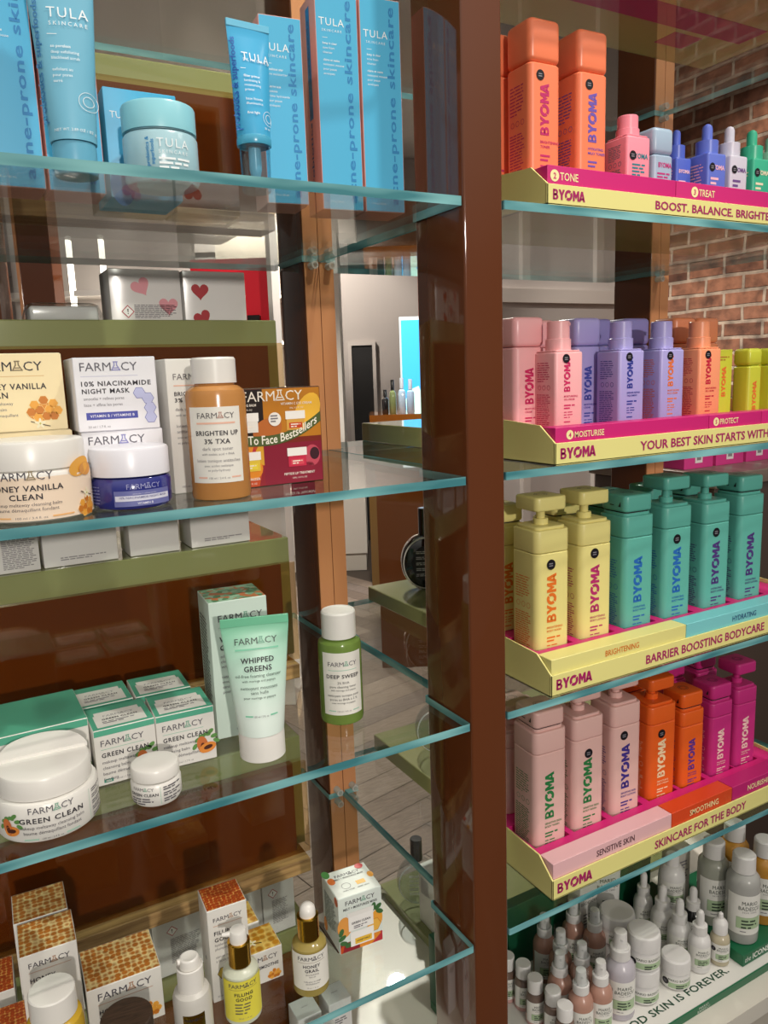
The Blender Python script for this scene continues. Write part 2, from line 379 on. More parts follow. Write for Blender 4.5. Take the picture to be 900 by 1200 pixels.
def brick():
    m, nt, N, K, b = nodes('old_brick')
    tc = N.new('ShaderNodeTexCoord'); ns = N.new('ShaderNodeTexNoise'); ns.inputs['Scale'].default_value = 9; ns.inputs['Detail'].default_value = 4
    mixv = N.new('ShaderNodeMix'); mixv.data_type = 'RGBA'; mixv.blend_type = 'LINEAR_LIGHT'; mixv.inputs[0].default_value = .018
    K.new(tc.outputs['Object'], mixv.inputs[6]); K.new(ns.outputs['Color'], mixv.inputs[7])
    br = N.new('ShaderNodeTexBrick'); br.inputs['Scale'].default_value = 1; br.inputs['Brick Width'].default_value = .225; br.inputs['Row Height'].default_value = .078
    br.inputs['Mortar Size'].default_value = .010; br.inputs['Mortar Smooth'].default_value = .3; br.inputs['Bias'].default_value = -.1
    br.inputs['Color1'].default_value = rgb('#A07058'); br.inputs['Color2'].default_value = rgb('#6A4638'); br.inputs['Mortar'].default_value = rgb('#B4A596')
    n2 = N.new('ShaderNodeTexNoise'); n2.inputs['Scale'].default_value = 14; n2.inputs['Detail'].default_value = 6
    r2 = N.new('ShaderNodeValToRGB'); r2.color_ramp.elements[0].color = rgb('#5A4A42'); r2.color_ramp.elements[1].color = rgb('#FFF4EA'); r2.color_ramp.elements[0].position = .3; r2.color_ramp.elements[1].position = .62
    mx = N.new('ShaderNodeMix'); mx.data_type = 'RGBA'; mx.blend_type = 'MULTIPLY'; mx.inputs[0].default_value = .75
    K.new(mixv.outputs[2], br.inputs['Vector']); K.new(br.outputs['Color'], mx.inputs[6]); K.new(tc.outputs['Object'], n2.inputs[0]); K.new(n2.outputs[0], r2.inputs[0]); K.new(r2.outputs[0], mx.inputs[7]); K.new(mx.outputs[2], b.inputs['Base Color'])
    bp = N.new('ShaderNodeBump'); bp.inputs['Strength'].default_value = .7; bp.inputs['Distance'].default_value = .012
    inv = N.new('ShaderNodeMath'); inv.operation = 'SUBTRACT'; inv.inputs[0].default_value = 1
    K.new(br.outputs['Fac'], inv.inputs[1]); ad = N.new('ShaderNodeMath'); ad.operation = 'ADD'; K.new(inv.outputs[0], ad.inputs[0]); K.new(n2.outputs[0], ad.inputs[1])
    K.new(ad.outputs[0], bp.inputs['Height']); K.new(bp.outputs[0], b.inputs['Normal']); b.inputs['Roughness'].default_value = .85
    return m
def brick_wall():        # the wall runs straight back on the right; local x along it, local y up
    mb = MB(); x0, Lw = -.4, 3.0
    v = [(x0, 0, 0), (Lw, 0, 0), (Lw, 3.3, 0), (x0, 3.3, 0)]; v2 = [(x, y, .12) for x, y, z in v]
    mb.add(v + v2, [(3, 2, 1, 0), (4, 5, 6, 7), (0, 1, 5, 4), (1, 2, 6, 5), (2, 3, 7, 6), (3, 0, 4, 7)], brick())
    o = mb.build('wall_right'); o.matrix_world = Matrix(((0, 0, 1, 3.05), (1, 0, 0, 0), (0, 1, 0, 0), (0, 0, 0, 1)))
    structure(o)
brick_wall()

PLASTER = M('#A39B96', .7); PLASTER2 = M('#8E8783', .7)
VYAW = -atan2(FW.x, FW.y)
def vframe(px, dist):      # a point on the floor straight below pixel column px (at row 430), dist metres ahead
    p = CAM + ray(px, 430) * dist; return Vector((p.x, p.y, 0))
def back_wall():
    c = vframe(450, 7.0); mb = MB()
    mb.box(-5, 5, 0, .12, 0, 3.3, PLASTER)
    k = 7.0 / FPX
    mb.box(-5, 5, -.05, 0, 2.46, 2.60, M('#8C8581', .7)); mb.box(-5, 5, -.10, 0, 2.60, 3.3, M('#9A928D', .7))
    o = mb.build('wall_back', None, c, VYAW); structure(o)
    # open doorway: its inner dark painted as a black panel, with a pale frame
    d = MB(); x0, x1 = -.285, -.10; top = z_at(*(c + Vector((0, 0, 0))).xy, 404)
    d.box(x0, x1, -.02, .0, 0, top, M('#0C0A0A', .6))
    dob = d.build('doorway_dark_1', None, c, VYAW); structure(dob)
    t = MB(); t.box(x0 - .03, x0, -.03, .0, 0, top + .03, M('#B4ACA6', .6)); t.box(x1, x1 + .03, -.03, 0, 0, top + .03, M('#B4ACA6', .6)); t.box(x0, x1, -.03, 0, top, top + .03, M('#B4ACA6', .6))
    structure(t.build('trim_1', dob))
    # panelled grey wall that closes the brick wall
    e = MB(); X0, X1, Y = 1.98, 3.05, 2.62
    e.box(X0, X1, Y, Y + .1, 0, 3.3, PLASTER)
    fr = M('#ABA39C', .6)
    e.box(X0, X1, Y - .03, Y, 1.86, 1.93, fr); e.box(X0, X1, Y - .015, Y, 1.60, 1.66, fr)
    e.box(2.20, 2.25, Y - .03, Y, .1, 1.60, fr); e.box(2.72, 2.77, Y - .03, Y, .1, 1.60, fr)
    structure(e.build('wall_inner'))
back_wall()
def ceiling():
    mb = MB(); mb.box(-4, 7, .8, 9, 3.3, 3.4, M('#B8B2AB', .7)); structure(mb.build('ceiling'))
ceiling()

# far white display unit with lit shelves
def lit_unit():
    c = vframe(396, 6.0); q = on_z(430, 668, 0); dd = depth(q); c = Vector((q.x, q.y, 0)) - Vector((RT.x, RT.y, 0)).normalized() * .55
    t = thing('display_unit', 'far white wall display unit with lit shelves beside the dark doorway', 'display unit', c, VYAW)
    W_ = M('#D8D2C8', .5); b = MB(); b.box(-.55, .55, 0, .45, .0, .14, M('#C9C2B6', .5)); b.box(-.55, .56, -.015, .45, .14, .84, W_); b.build('base_cabinet', t)
    s = MB(); s.box(.33, .42, .0, .45, .84, 2.7, M('#E4DFD6', .5)); s.build('side_panel', t)
    s = MB(); s.box(-.55, .33, .40, .45, .84, 2.7, M('#CFC6B8', .5)); s.build('back_panel', t)
    for z in (1.06, 1.42, 1.76, 2.1):
        s = MB(); s.box(-.55, .33, .02, .40, z, z + .03, M('#E8E2D8', .4)); sh = s.build('shelf', t)
        l = MB(); l.box(-.55, .33, .0, .02, z, z + .022, M('#FFF2DC', .4, emit=6.0)); l.build('light_strip', sh)
lit_unit()

# far brown display post standing on the floor
def far_post(px0, px1, px2, row, label):
    a = on_z(px0, row, 0); d = depth(a); k = d / FPX
    t = thing('display_post', label, 'post', (a.x, a.y, 0), VYAW)
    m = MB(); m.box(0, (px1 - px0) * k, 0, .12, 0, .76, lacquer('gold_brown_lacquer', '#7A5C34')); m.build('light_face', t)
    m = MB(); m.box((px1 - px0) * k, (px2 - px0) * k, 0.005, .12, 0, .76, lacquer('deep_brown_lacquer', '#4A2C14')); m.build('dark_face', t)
    m = MB(); m.box((px2 - px0) * k, (px2 - px0) * k + .04, -.01, .12, 0, .76, lacquer('gold_edge_lacquer', '#A07038')); m.build('edge_strip', t)
far_post(437, 455, 489, 700, 'far gold-brown display post on the floor behind the black perfume bottle')

# bright blue advertising screen with a table of perfume in front of it
def screen():
    c = vframe(500, 4.6); z0 = .9; t = thing('advertising_screen', 'bright blue advertising screen beyond the left edge of the brown post', 'screen', (c.x, c.y, 0), VYAW)
    m = MB(); m.box(-.155, .35, 0, .06, z0 - .9, 1.84, M('#DCEAF0', .4)); m.build('casing', t)
    e = MB(); e.box(-.145, .34, -.004, 0, 1.0, 1.82, M('#35A9EE', .4, emit=.9)); p = Print(e, lambda u, v, l: (u, -.004 - l, v))
    p.poly([(-.13, 1.36), (-.10, 1.42), (-.05, 1.44), (-.03, 1.38), (-.03, 1.30), (-.07, 1.22), (-.12, 1.25)], M('#BFF0E0', .4, emit=.9)); p.ell(.02, 1.4, .05, .25, M('#1E7FD0', .4, emit=.8)); p.ell(-.08, 1.2, .05, .06, M('#7FE08A', .4, emit=.8))
    e.build('display_panel', t)
    c2 = vframe(478, 3.9); zt = z_at(c2.x, c2.y, 484)
    t = thing('perfume_table', 'amber brown perfume table in front of the blue screen', 'table', (c2.x, c2.y, 0), VYAW)
    m = MB(); m.box(-.20, .16, -.1, .3, zt - .05, zt, lacquer('amber_table', '#9A5A22')); m.build('table_top', t)
    m = MB(); m.box(-.18, .14, -.08, .28, 0, zt - .05, lacquer('amber_plinth', '#6A3A18')); m.build('plinth', t)
    k = 3.9 / FPX
    for n, (px, wpx, hpx, body, capc, lab) in enumerate(((450, 8, 30, '#141214', '#0C0C0E', 'far black perfume bottle at the left end of the amber table'), (459, 8, 42, '#7A8A5A', '#101214', 'far green-tinted perfume bottle with a black cap on the amber table'),
                                          (470, 9, 44, '#B9D4EC', '#D8E6F2', 'far pale blue perfume bottle with a clear cap on the amber table'), (480, 9, 42, '#A9C8E8', '#D0E0F0', 'far pale blue perfume bottle nearest the brown post on the amber table'))):
        w = (px - 478) * k; t = thing('perfume_bottle', lab, 'perfume', c2 + Vector((cos(VYAW) * w, sin(VYAW) * w, zt)), VYAW, 'perfumes on the far amber table')
        b = MB(); r = wpx * k / 2; h = hpx * k; b.lathe([(r * .9, 0), (r, .004), (r, h * .52), (r * .85, h * .60), (r * .45, h * .64), (r * .45, h * .66)], M(body, .08, coat=.5), 20); b.build('body', t)
        b = MB(); b.lathe([(r * .52, h * .66), (r * .52, h * .92), (r * .48, h * .94)], M(capc, .2), 16); b.build('cap', t)
screen()

# red niche and posts seen far off on the left, under the first shelf
def far_left():
    for px0, px1, lab in ((36, 73, 'far brown display post seen between the shelves on the left'), (-4, 9, 'far brown display post at the extreme left edge of the picture')):
        c = vframe((px0 + px1) / 2, 3.2); k = 3.2 / FPX; t = thing('display_post', lab, 'post', (c.x, c.y, 0), VYAW)
        m = MB(); m.box(-(px1 - px0) * k / 2, (px1 - px0) * k / 2, 0, .1, 0, 2.6, POST); m.build('post_body', t)
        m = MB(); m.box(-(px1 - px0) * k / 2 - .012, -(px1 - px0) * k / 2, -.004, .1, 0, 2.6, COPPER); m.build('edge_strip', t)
    c = vframe(95, 4.4); t = thing('display_unit', 'far white display unit with light strips seen through the upper left shelves', 'display unit', (c.x, c.y, 0), VYAW)
    m = MB(); m.box(-.42, .62, .2, .3, 0, 2.6, M('#BDB6B0', .6)); m.build('back_panel', t)
    for x in (-.02, .16):
        m = MB(); m.box(x, x + .02, .0, .04, 1.72, 2.3, M('#FFF6E8', .4, emit=4)); m.build('light_strip', t)
    for z in (1.62, 2.0):
        m = MB(); m.box(-.42, .62, .0, .2, z, z + .03, M('#D9D3CB', .5)); m.build('shelf', t)
    c = vframe(300, 3.4); t = thing('display_niche', 'far glossy red display niche to the right of the heart boxes', 'display unit', (c.x, c.y, 0), VYAW); k = 3.4 / FPX
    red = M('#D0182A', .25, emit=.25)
    m = MB(); m.box(-.30, 22 * k, .2, .26, 1.40, 2.05, red); m.build('back_panel', t)
    m = MB(); m.box(19 * k, 24 * k, .0, .26, 0, 2.3, M('#E8E2DA', .5)); m.build('side_panel', t)
    m = MB(); m.box(-.30, 19 * k, .0, .2, 1.66, 1.69, red); m.build('shelf', t)
    m = MB(); m.box(-.30, 19 * k, .0, .2, 0, 1.40, M('#E8E0D6', .5)); m.build('base_cabinet', t)
    o = thing('boxed_perfume', 'small dark box with an orange label in the red niche', 'box', c + Vector((cos(VYAW) * -.01 - sin(VYAW) * .1, sin(VYAW) * -.01 + cos(VYAW) * .1, 1.691)), VYAW)
    m = MB(); m.rbox(0, 0, 0, .055, .05, .10, .003, .002, M('#2A1A18', .3), 3); m.build('carton_body', o); m = MB(); m.box(-.018, .018, -.0265, -.0251, .03, .06, M('#E07A28', .5)); m.build('paper_label', o)
far_left()

# dark cabinet with pink cartons beyond the right end of the trays
def side_cabinet():
    zt = 1.285; c = on_z(838, 556, zt); t = thing('side_cabinet', 'dark brown cabinet by the brick wall, beyond the teal bottles', 'cabinet', (c.x, c.y, 0))
    m = MB(); m.box(0, .7, 0, .35, .08, zt - .03, M('#4A3B33', .5), .004); m.build('body', t)
    m = MB(); m.box(-.01, .71, -.01, .36, zt - .03, zt, M('#7A6A60', .3), .003); m.build('top', t)
    m = MB(); m.box(.03, .67, .03, .33, 0, .08, M('#241C18', .6)); m.build('base', t)
    for i, (dx, lab) in enumerate(((.06, 'left magenta carton on the dark cabinet by the brick wall'), (.165, 'middle magenta carton on the dark cabinet by the brick wall'), (.27, 'right magenta carton on the dark cabinet by the brick wall'))):
        def a(f, l, t2): f.rect(-.012, .012, .012, .04, M('#E6DEDE', .5)); f.rect(-.007, .018, .007, .034, M('#8A8488', .5), .0004)
        carton('skincare_box', lab, 'box', (c.x + dx, c.y + .12, zt), 0, .095, .06, .10, M('#D43A88', .45), None, None, 'magenta cartons on the dark cabinet', a)
side_cabinet()

# ================================================================ THE SHELVING UNIT
def post(name, x, y, label, rear=False):
    t = thing(name, label, 'post', (x, y, 0))
    m = MB(); m.rbox(PW / 2, PD / 2, 0, PW, PD, 2.7, .003, .001, POST, 3); m.build('post_core', t)
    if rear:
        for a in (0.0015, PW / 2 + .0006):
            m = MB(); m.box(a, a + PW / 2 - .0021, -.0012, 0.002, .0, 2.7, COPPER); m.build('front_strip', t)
    return t
post('upright_post', 0, 0, 'glossy dark brown front post between the left bay and the right bay')
post('upright_post', 0, YB, 'coppery rear post with a centre seam behind the green toner bottle', True)
post('upright_post', BAY, YB, 'coppery rear post in front of the brick wall', True)
post('upright_post', -BAY, YB, 'rear post of the left bay hidden behind the olive risers', True) if False else None

def glass_shelf(z, pts, label):
    mb = MB(); n = len(pts)
    v = [(x, y, z - GT) for x, y in pts] + [(x, y, z) for x, y in pts]
    t = thing('glass_shelf', label, 'shelf', (0, 0, 0))
    mb.add(v, [tuple(range(n))[::-1], tuple(range(n, 2 * n))], GLASS); e = mb
    e.add(v, [(i, (i + 1) % n, n + (i + 1) % n, n + i) for i in range(n)], EDGE); e.build('pane', t)
    return t
g = .002
LEFT = [(-BAY + PW + g, 0), (-g - .001, 0), (-g, .001), (-g, PD + g), (PW / 2 - g, PD + g), (PW / 2 - g, YB - g), (-g, YB - g), (-g, .54), (-BAY + PW + g, .54)]
RIGHT = [(PW + g, 0.001), (PW + g + .001, 0), (BAY - g, 0), (BAY - g, PD + g), (BAY + PW / 2 - g, PD + g), (BAY + PW / 2 - g, YB - g), (BAY - g, YB - g), (BAY - g, .54), (PW + g, .54), (PW + g, YB - g), (PW / 2 + g, YB - g), (PW / 2 + g, PD + g), (PW + g, PD + g)]
ordw = ['topmost', 'first', 'second', 'third', 'fourth']
for z, lo, ro in ((2.0, 'glass shelf at the very top of the left bay, above the blue skincare boxes', 'glass shelf at the very top of the right bay, above the coral bottles'),
                  (L1, 'clear glass shelf carrying the blue tubes and tall blue boxes', 'clear glass shelf under the tray of coral bottles and dropper serums'),
                  (L2, 'clear glass shelf carrying the honey vanilla jar and amber toner bottle', 'clear glass shelf under the tray of pink and lavender pump bottles'),
                  (L3, 'clear glass shelf carrying the green and white cleansing balm boxes', 'clear glass shelf under the tray of yellow and teal body bottles'),
                  (L4, 'clear glass shelf carrying the honeycomb-topped boxes and droppers', 'clear glass shelf under the tray of pale pink, orange and magenta bottles')):
    glass_shelf(z, LEFT, lo); glass_shelf(z, RIGHT, ro)
CLIPM = tint_glass('clip_plastic', '#EAE8E4', .45)
# clear plastic clips on the rear posts
def clip(x, z, label):
    t = thing('shelf_clip', label, 'clip', (x, YB - .0015, z), 0, 'clear shelf clips on the rear posts')
    for dz, nm in ((-.0155, 'lower_peg'), (.006, 'upper_peg')):
        m = MB(); m.tube((0, 0, dz), (0, -.016, dz), .0058, CLIPM, 14); m.tube((0, -.016, dz), (0, -.0175, dz), .0036, CLEAR, 12); m.build(nm, t)
for z, w in ((L1, 'under the blue box shelf'), (L4, 'under the honeycomb box shelf')):
    clip(PW * .24, z, 'left clear shelf clip on the coppery rear post, ' + w)
    clip(PW * .80, z, 'right clear shelf clip on the coppery rear post, ' + w)
clip(BAY + PW * .3, L1, 'clear plastic shelf clip on the post by the brick wall, below the coral tray')
clip(BAY + PW * .3, 2.0, 'clear plastic shelf clip on the post by the brick wall, above the dropper serums')

OLIVE = lacquer('olive_lacquer', '#8C9060', .22, .01)
BACKING = lacquer('brown_backing', '#6E4422', .12, .01)
def riser(z, label, x0=-.69):
    t = thing('display_riser', label, 'riser', (0, 0, z))
    m = MB(); m.box(x0, -.115, .25, .30, 0, .021, OAK, .001); m.build('wooden_base', t)
    m = MB(); m.box(x0, -.107, .268, .275, .021, .163, AMBER); m.build('amber_panel', t)
    m = MB(); m.box(x0, -.124, .278, .289, .021, .160, BACKING); m.build('backing_panel', t)
    m = MB(); m.box(x0, -.105, .291, .50, .021, .194, OLIVE, .0015); m.build('olive_box', t)
    return t
riser(L1, 'olive and brown riser behind the blue jar'); riser(L2, 'olive and brown riser behind the niacinamide boxes, carrying the heart boxes')
riser(L3, 'olive and brown riser behind the green cleansing balm boxes'); riser(L4, 'olive and brown riser with oak base behind the honeycomb boxes')
riser(DECK, 'olive and brown riser on the white deck at the bottom left')

def plinth(z, h, label, y0=.29, x1=.70):
    m = MB(); m.box(.145, x1, y0, .532, 0, h, OLIVE, .0012)
    return tag(m.build('olive_plinth', None, (0, 0, z + .0002)), label, 'plinth')
plinth(L2, .032, 'olive plinth behind the right bay, level with the bestsellers box')
plinth(L3, .026, 'olive plinth carrying the round black perfume bottle'); plinth(L4, .030, 'olive plinth carrying the clear oval perfume bottle')
plinth(DECK, .018, 'low olive plinth at the base, carrying a white perfume box')

STONE = M('#DDD8CC', .35)
def base_outline(y0, y1, x0=-.9, x1=.86):    # notched around the three posts
    return [(x0, y0), (-.001, y0), (-.001, PD + .001), (PW + .001, PD + .001), (PW + .001, y0), (x1, y0), (x1, y1), (BAY + PW + .001, y1), (BAY + PW + .001, YB - .004), (BAY - .001, YB - .004), (BAY - .001, y1), (PW + .001, y1), (PW + .001, YB - .004), (-.001, YB - .004), (-.001, y1), (x0, y1)]
m = MB()
for y0, y1, z0, z1, mm in ((-.035, .54, DECK - .03, DECK, STONE), (-.02, .535, 0, DECK - .03, M('#C9C2B4', .5))):
    m.loft([[(x, y, z) for x, y in base_outline(y0, y1)] for z in (z0, z1)], mm)
tag(m.build('display_plinth_base'), 'long pale stone-topped base under both bays', 'display base')

# ================================================================ PRODUCT BUILDERS
def bottle(name, label, cat, c, r, h, rz, body, cap_h, cap_r, capm, print_fn=None, lab=None, z=0, group=None, capkind='disc', shoulder=.012, bodym=None, ring=True):
    """round bottle: body (with printed label inside its mesh), cap"""
    t = thing(name, label, cat, (c[0], c[1], z), rz, group); hb = h - cap_h
    m = MB(); m.lathe([(r * .9, 0), (r * .97, .0012), (r, .004), (r, hb - shoulder), (r * .96, hb - shoulder * .5), (r * .8, hb - shoulder * .12), (cap_r * .9, hb), (cap_r * .9, hb + .003)], body, 40); m.build('body', t)
    if lab:
        z0, z1, half, lm = lab; m = MB(); p = Print(m, f_cyl(r)); p.rect(-half, z0, half, z1, lm, .0003, 24)
        if print_fn: print_fn(Print(m, lambda u, v, l: f_cyl(r)(u, v, l + .0003)))
        m.build('paper_label', t)
    m = MB()
    m.lathe([(cap_r, hb + .002), (cap_r, h - .002), (cap_r - .0015, h), (cap_r * .86, h), (cap_r * .84, h - .0006)], capm, 40); m.build('cap', t)
    return t

def jar(name, label, cat, c, r, h, rz, bodym, lidm, lid_h, lid_r, art=None, z=0, group=None, base_round=.006, labelm=None, lz=None, half=None):
    t = thing(name, label, cat, (c[0], c[1], z), rz, group); hb = h - lid_h; b = base_round
    m = MB(); m.lathe([(r - b, 0), (r - b * .4, b * .3), (r, b), (r, hb - b * .7), (r - b * .3, hb - b * .2), (r - b, hb), (lid_r - .002, hb), (lid_r - .002, hb + .002)], bodym, 56)
    m.build('body', t)
    if art:
        m = MB()
        if labelm: Print(m, f_cyl(r)).rect(-half, lz[0], half, lz[1], labelm, .0002, 30)
        art(Print(m, lambda u, v, l: f_cyl(r)(u, v, l + .0003))); m.build('paper_label', t)
    m = MB(); m.lathe([(lid_r, hb + .0008), (lid_r, h - .003), (lid_r - .001, h - .001), (lid_r - .003, h), (lid_r * .5, h + .0002)], lidm, 56); m.build('lid', t)
    return t

def squeeze_tube(name, label, cat, loc, rz, w_top, r, h, cap_h, cap_r, bodym, capm, art=None, crimp=.010, ribs=False, lean=0.0, crimpm=None):
    """tube standing on its cap, flattening upwards into a crimped end"""
    t = thing(name, label, cat, loc, rz); t.rotation_euler = (lean, 0, rz)
    m = MB(); rings = []; n = 40; hb = h - crimp
    def sect(z):
        k = max(0, (z - cap_h) / (hb - cap_h)); s = k ** 1.15
        return r + (w_top / 2 - r) * k, max(r * (1 - s), .0011)
    zs = [cap_h + .0005] + [cap_h + (hb - cap_h) * i / 22 for i in range(1, 23)]
    for z in zs:
        a, b = sect(z); rings.append([(a * sin(2 * pi * j / n), -b * cos(2 * pi * j / n), z) for j in range(n)])
    m.loft(rings, bodym)
    m.box(-w_top / 2, w_top / 2, -.0013, .0013, hb - .0005, h, crimpm or bodym, .0004)
    if art:
        def f(u, v, l):
            a, b = sect(v); q = max(-.98, min(.98, u / a)); return (u, -b * sqrt(1 - q * q) - l * 3.5, v)
        art(Print(m, f))
    m.build('body', t); m = MB()
    m.lathe([(cap_r * .96, 0), (cap_r, .001), (cap_r * 1.0, cap_h * .9), (cap_r * .97, cap_h)], capm, 40)
    m.build('cap', t); return t

# ---------------------------------------------------------------- left bay, first shelf: blue skincare
TB, TT, TD = M('#49B2DC', .4), M('#1E82BE', .5), M('#2A6FA8', .5); WINK = M('#EAF3F6', .5)
PINKSIDE = M('#D59A92', .5)
def tula_box_art(w, h, lines, title_v, word_u):
    def art(f, l, t):
        f.text('TULA', -.006, title_v, .0078, WINK, 0, 'C', 1.15); f.text('SKINCARE', -.006, title_v - .0062, .0026, WINK, 0, 'C', 1.5)
        f.rect(-.017, title_v - .0125, -.011, title_v - .0121, WINK)
        for i, s in enumerate(lines): f.text(s, -.017, title_v - .019 - i * .0046 - (.003 if i > 2 else 0), .0024, WINK, .012 if i in (0, 3) else 0, 'L')
        f.text('acne-prone skincare', word_u, h * .5, .0088, TT, .02, 'C', 1.08, width=h * .93, rot=pi / 2)
        l.rect(-.006, .10, .006, h - .01, M('#2B7FB8', .5)); l.text('probiotics & superfoods', .002, h * .5, .007, M('#3A6A98', .5), .015, 'C', width=h * .8, rot=pi / 2, lift=.0005)
        f.text('1.7 fl oz / 50 mL', -.008, .008, .002, WINK)
    return art
foam = ['keep it clear', 'acne foam', 'cleanser', 'claire et nette', 'nettoyant mousse', 'pour peaux', 'acnéiques']
def tbox(label, fl, w, d, h, yaw, tv, lines=foam):
    c = Vector((fl[0], fl[1], 0)) + Matrix.Rotation(radians(yaw), 3, 'Z') @ Vector((w / 2, d / 2, 0))
    return carton('skincare_box', label, 'box', (c.x, c.y, L1), radians(yaw), w, d, h, PINKSIDE, TB, TB, 'tall blue skincare boxes', tula_box_art(w, h, lines, tv, w / 2 - .0085))
tbox('tall blue skincare box at the far left edge, behind the blue tube', (-.4515, .117), .052, .05, .225, 0, .17)
tbox('tall blue skincare box just right of the large blue tube and behind it', (-.3965, .119), .052, .05, .225, 0, .17)
tbox('shorter tall blue box just right of the tube with the clear cap', (-.182, .101), .046, .05, .185, -6, .151, ['breakout star', 'acne moisturizer', '', 'guerre aux', 'boutons', 'crème hydratante', 'pour peaux', 'acnéiques'])
tbox('left of the two tallest blue foam cleanser boxes', (-.113, .110), .049, .05, .225, -6, .190)
tbox('right one of the two tallest blue foam cleanser boxes, beside the front post', (-.062, .104), .049, .05, .225, -6, .184)
def smallblue(f, l, t):
    f.text('TULA', -.02, .075, .0065, WINK); f.text('skin', .015, .06, .01, TT, .02, rot=pi / 2)
    f.ell(-.024, .012, .012, .02, TD)
carton('cream_box', 'low blue cream box behind the blue jar', 'box', (-.302, .163, L1), 0, .072, .07, .103, TB, TB, TB, None, smallblue)
TUBE, TUBECAP = M('#6FB4CF', .35), M('#5FA7C4', .3)
def tube_art(p):
    p.text('TULA', .005, .128, .0088, WINK, 0, 'C', 1.2); p.text('SKINCARE', .005, .1215, .0034, WINK, 0, 'C', 1.6); p.rect(-.013, .114, -.005, .1145, WINK)
    for i, s in enumerate(('so poreless', 'deep exfoliating', 'blackhead scrub', '', 'exfoliant au', 'pour pores', 'serré')): p.text(s, -.011, .103 - i * .0048, .0026, WINK, .012 if i == 0 else 0, 'L')
    p.text('probiotics & superfoods', -.0195, .092, .0052, M('#3C7FB6', .5), .015, 'C', width=.10, rot=pi / 2)
    p.ring(.016, .060, .008, .0004, WINK); p.ring(.016, .060, .0045, .0005, WINK); p.text('NET WT. 2.89 OZ / 82 g', .003, .034, .0024, WINK)
c, r, h = cyl_at(88, 206, 51, 0, L1)
squeeze_tube('scrub_tube', 'large blue squeeze tube standing on its cap at the top left', 'tube', (-.38, .062, L1), radians(-12), .062, .0198, .215, .027, .0188, TUBE, TUBECAP, tube_art)
def tjar(p):
    p.text('TULA', .012, .030, .0080, WINK, 0, 'C', 1.2); p.text('SKINCARE', .012, .0245, .003, WINK, 0, 'C', 1.6); p.micro(-.002, .019, .03, 3, .004, WINK, seed=4)
    p.text('probiotics &', -.0105, .026, .0034, TT, .015, 'C', width=.026, rot=pi / 2); p.text('superfoods', -.006, .0255, .0034, TT, .015, 'C', width=.022, rot=pi / 2)
jar('cream_jar', 'pale blue cream jar with an aqua lid between the two blue tubes', 'jar', (-.298, .080, 0), .035, .073, face_cam(Vector((-.302, .066, 0))), M('#A3C8D2', .25), M('#8FCFDB', .3), .026, .0345, tjar, L1)
def primer_art(p):
    p.text('TULA', .004, .120, .0078, WINK, 0, 'C', 1.2); p.text('SKINCARE', .004, .119, .003, WINK, 0, 'C', 1.6); p.rect(-.013, .112, -.008, .1125, WINK)
    for i, s in enumerate(('filter primer', 'luminizing &', 'moisturizing', 'primer', '', 'base lissante', 'illuminatrice', '', 'first light')): p.text(s, -.011, .104 - i * .0043, .0024, WINK, .012 if i in (0, 8) else 0, 'L')
    p.text('probiotics & superfoods', -.0165, .098, .0052, M('#1F5FB0', .5), .018, 'C', width=.085, rot=pi / 2)
    p.ring(.011, .067, .007, .0004, WINK); p.ring(.011, .067, .004, .0005, WINK); p.text('30 ml', .008, .056, .0022, WINK)
def primer():
    loc = Vector((-.209, .062, L1)); t = thing('primer_tube', 'blue primer tube with a clear cap standing in front of the shorter blue box', 'tube', loc, radians(4))
    m = MB(); n = 40; rings = []; c0, hb, h = .050, .151, .157; r = .0165
    def sect(z): k = (z - c0) / (hb - c0); return r + (.0225 - r) * k, max(r * (1 - k ** 1.4), .0011)
    for i in range(23):
        z = c0 + (hb - c0) * i / 22; a, b = sect(z); rings.append([(a * sin(2 * pi * j / n), -b * cos(2 * pi * j / n), z) for j in range(n)])
    bm = M('#45AAD8', .2); m.loft(rings, bm); m.box(-.0225, .0225, -.0013, .0013, hb - .0005, h, M('#6FC0E0', .3), .0004)
    def f(u, v, l):
        a, b = sect(v); q = max(-.98, min(.98, u / a)); return (u, -b * sqrt(1 - q * q) - l * 3.5, v)
    primer_art(Print(m, f)); m.build('body', t)
    m = MB(); m.lathe([(.0168, .043), (.0172, .0445), (.0172, .0495), (.0165, .0515)], M('#4AA4C6', .25), 36); m.build('collar', t)
    m = MB(); m.lathe([(.0135, .0), (.0145, .001), (.0155, .040), (.0155, .043)], CAPCLEAR, 36); m.build('clear_cap', t)
    m = MB(); m.lathe([(.003, .012), (.005, .016), (.0062, .022), (.0062, .043)], M('#7FC0D6', .3), 24); m.build('pump_head', t)
primer()

# ---------------------------------------------------------------- left bay, second shelf
LAV = M('#8F8FC4', .5); NAVY = M('#2C2F86', .5); PEACH = M('#E8B49E', .5); CREAM = M('#F0DDB0', .5)
def honey_art(f, l, t):
    f.rect(-.047, .0008, .047, .0735, CREAM, .00012); f.farm(0, .058, .058, INK, M('#8A7A5A')); f.rect(-.03, .0525, .03, .0533, M('#DDBB85'))
    f.text('HONEY VANILLA', 0, .0405, .0056, INK, .02, 'C', 1.15, width=.062); f.text('CLEAN', -.030, .0325, .0056, INK, .02, 'L', 1.15)
    for i, s in enumerate(('makeup meltaway', 'cleansing balm', 'baume démaquillant', 'fondant')): f.text(s, -.030, .026 - i * .0056, .0030, GREY, 0, 'L')
    f.honey(.027, .020, .017); f.vanilla(.022, .007, .006); f.text('50 g / 1.7 oz', -.024, .003, .002, GREY)
CRSIDE = M('#E6D8B4', .5)
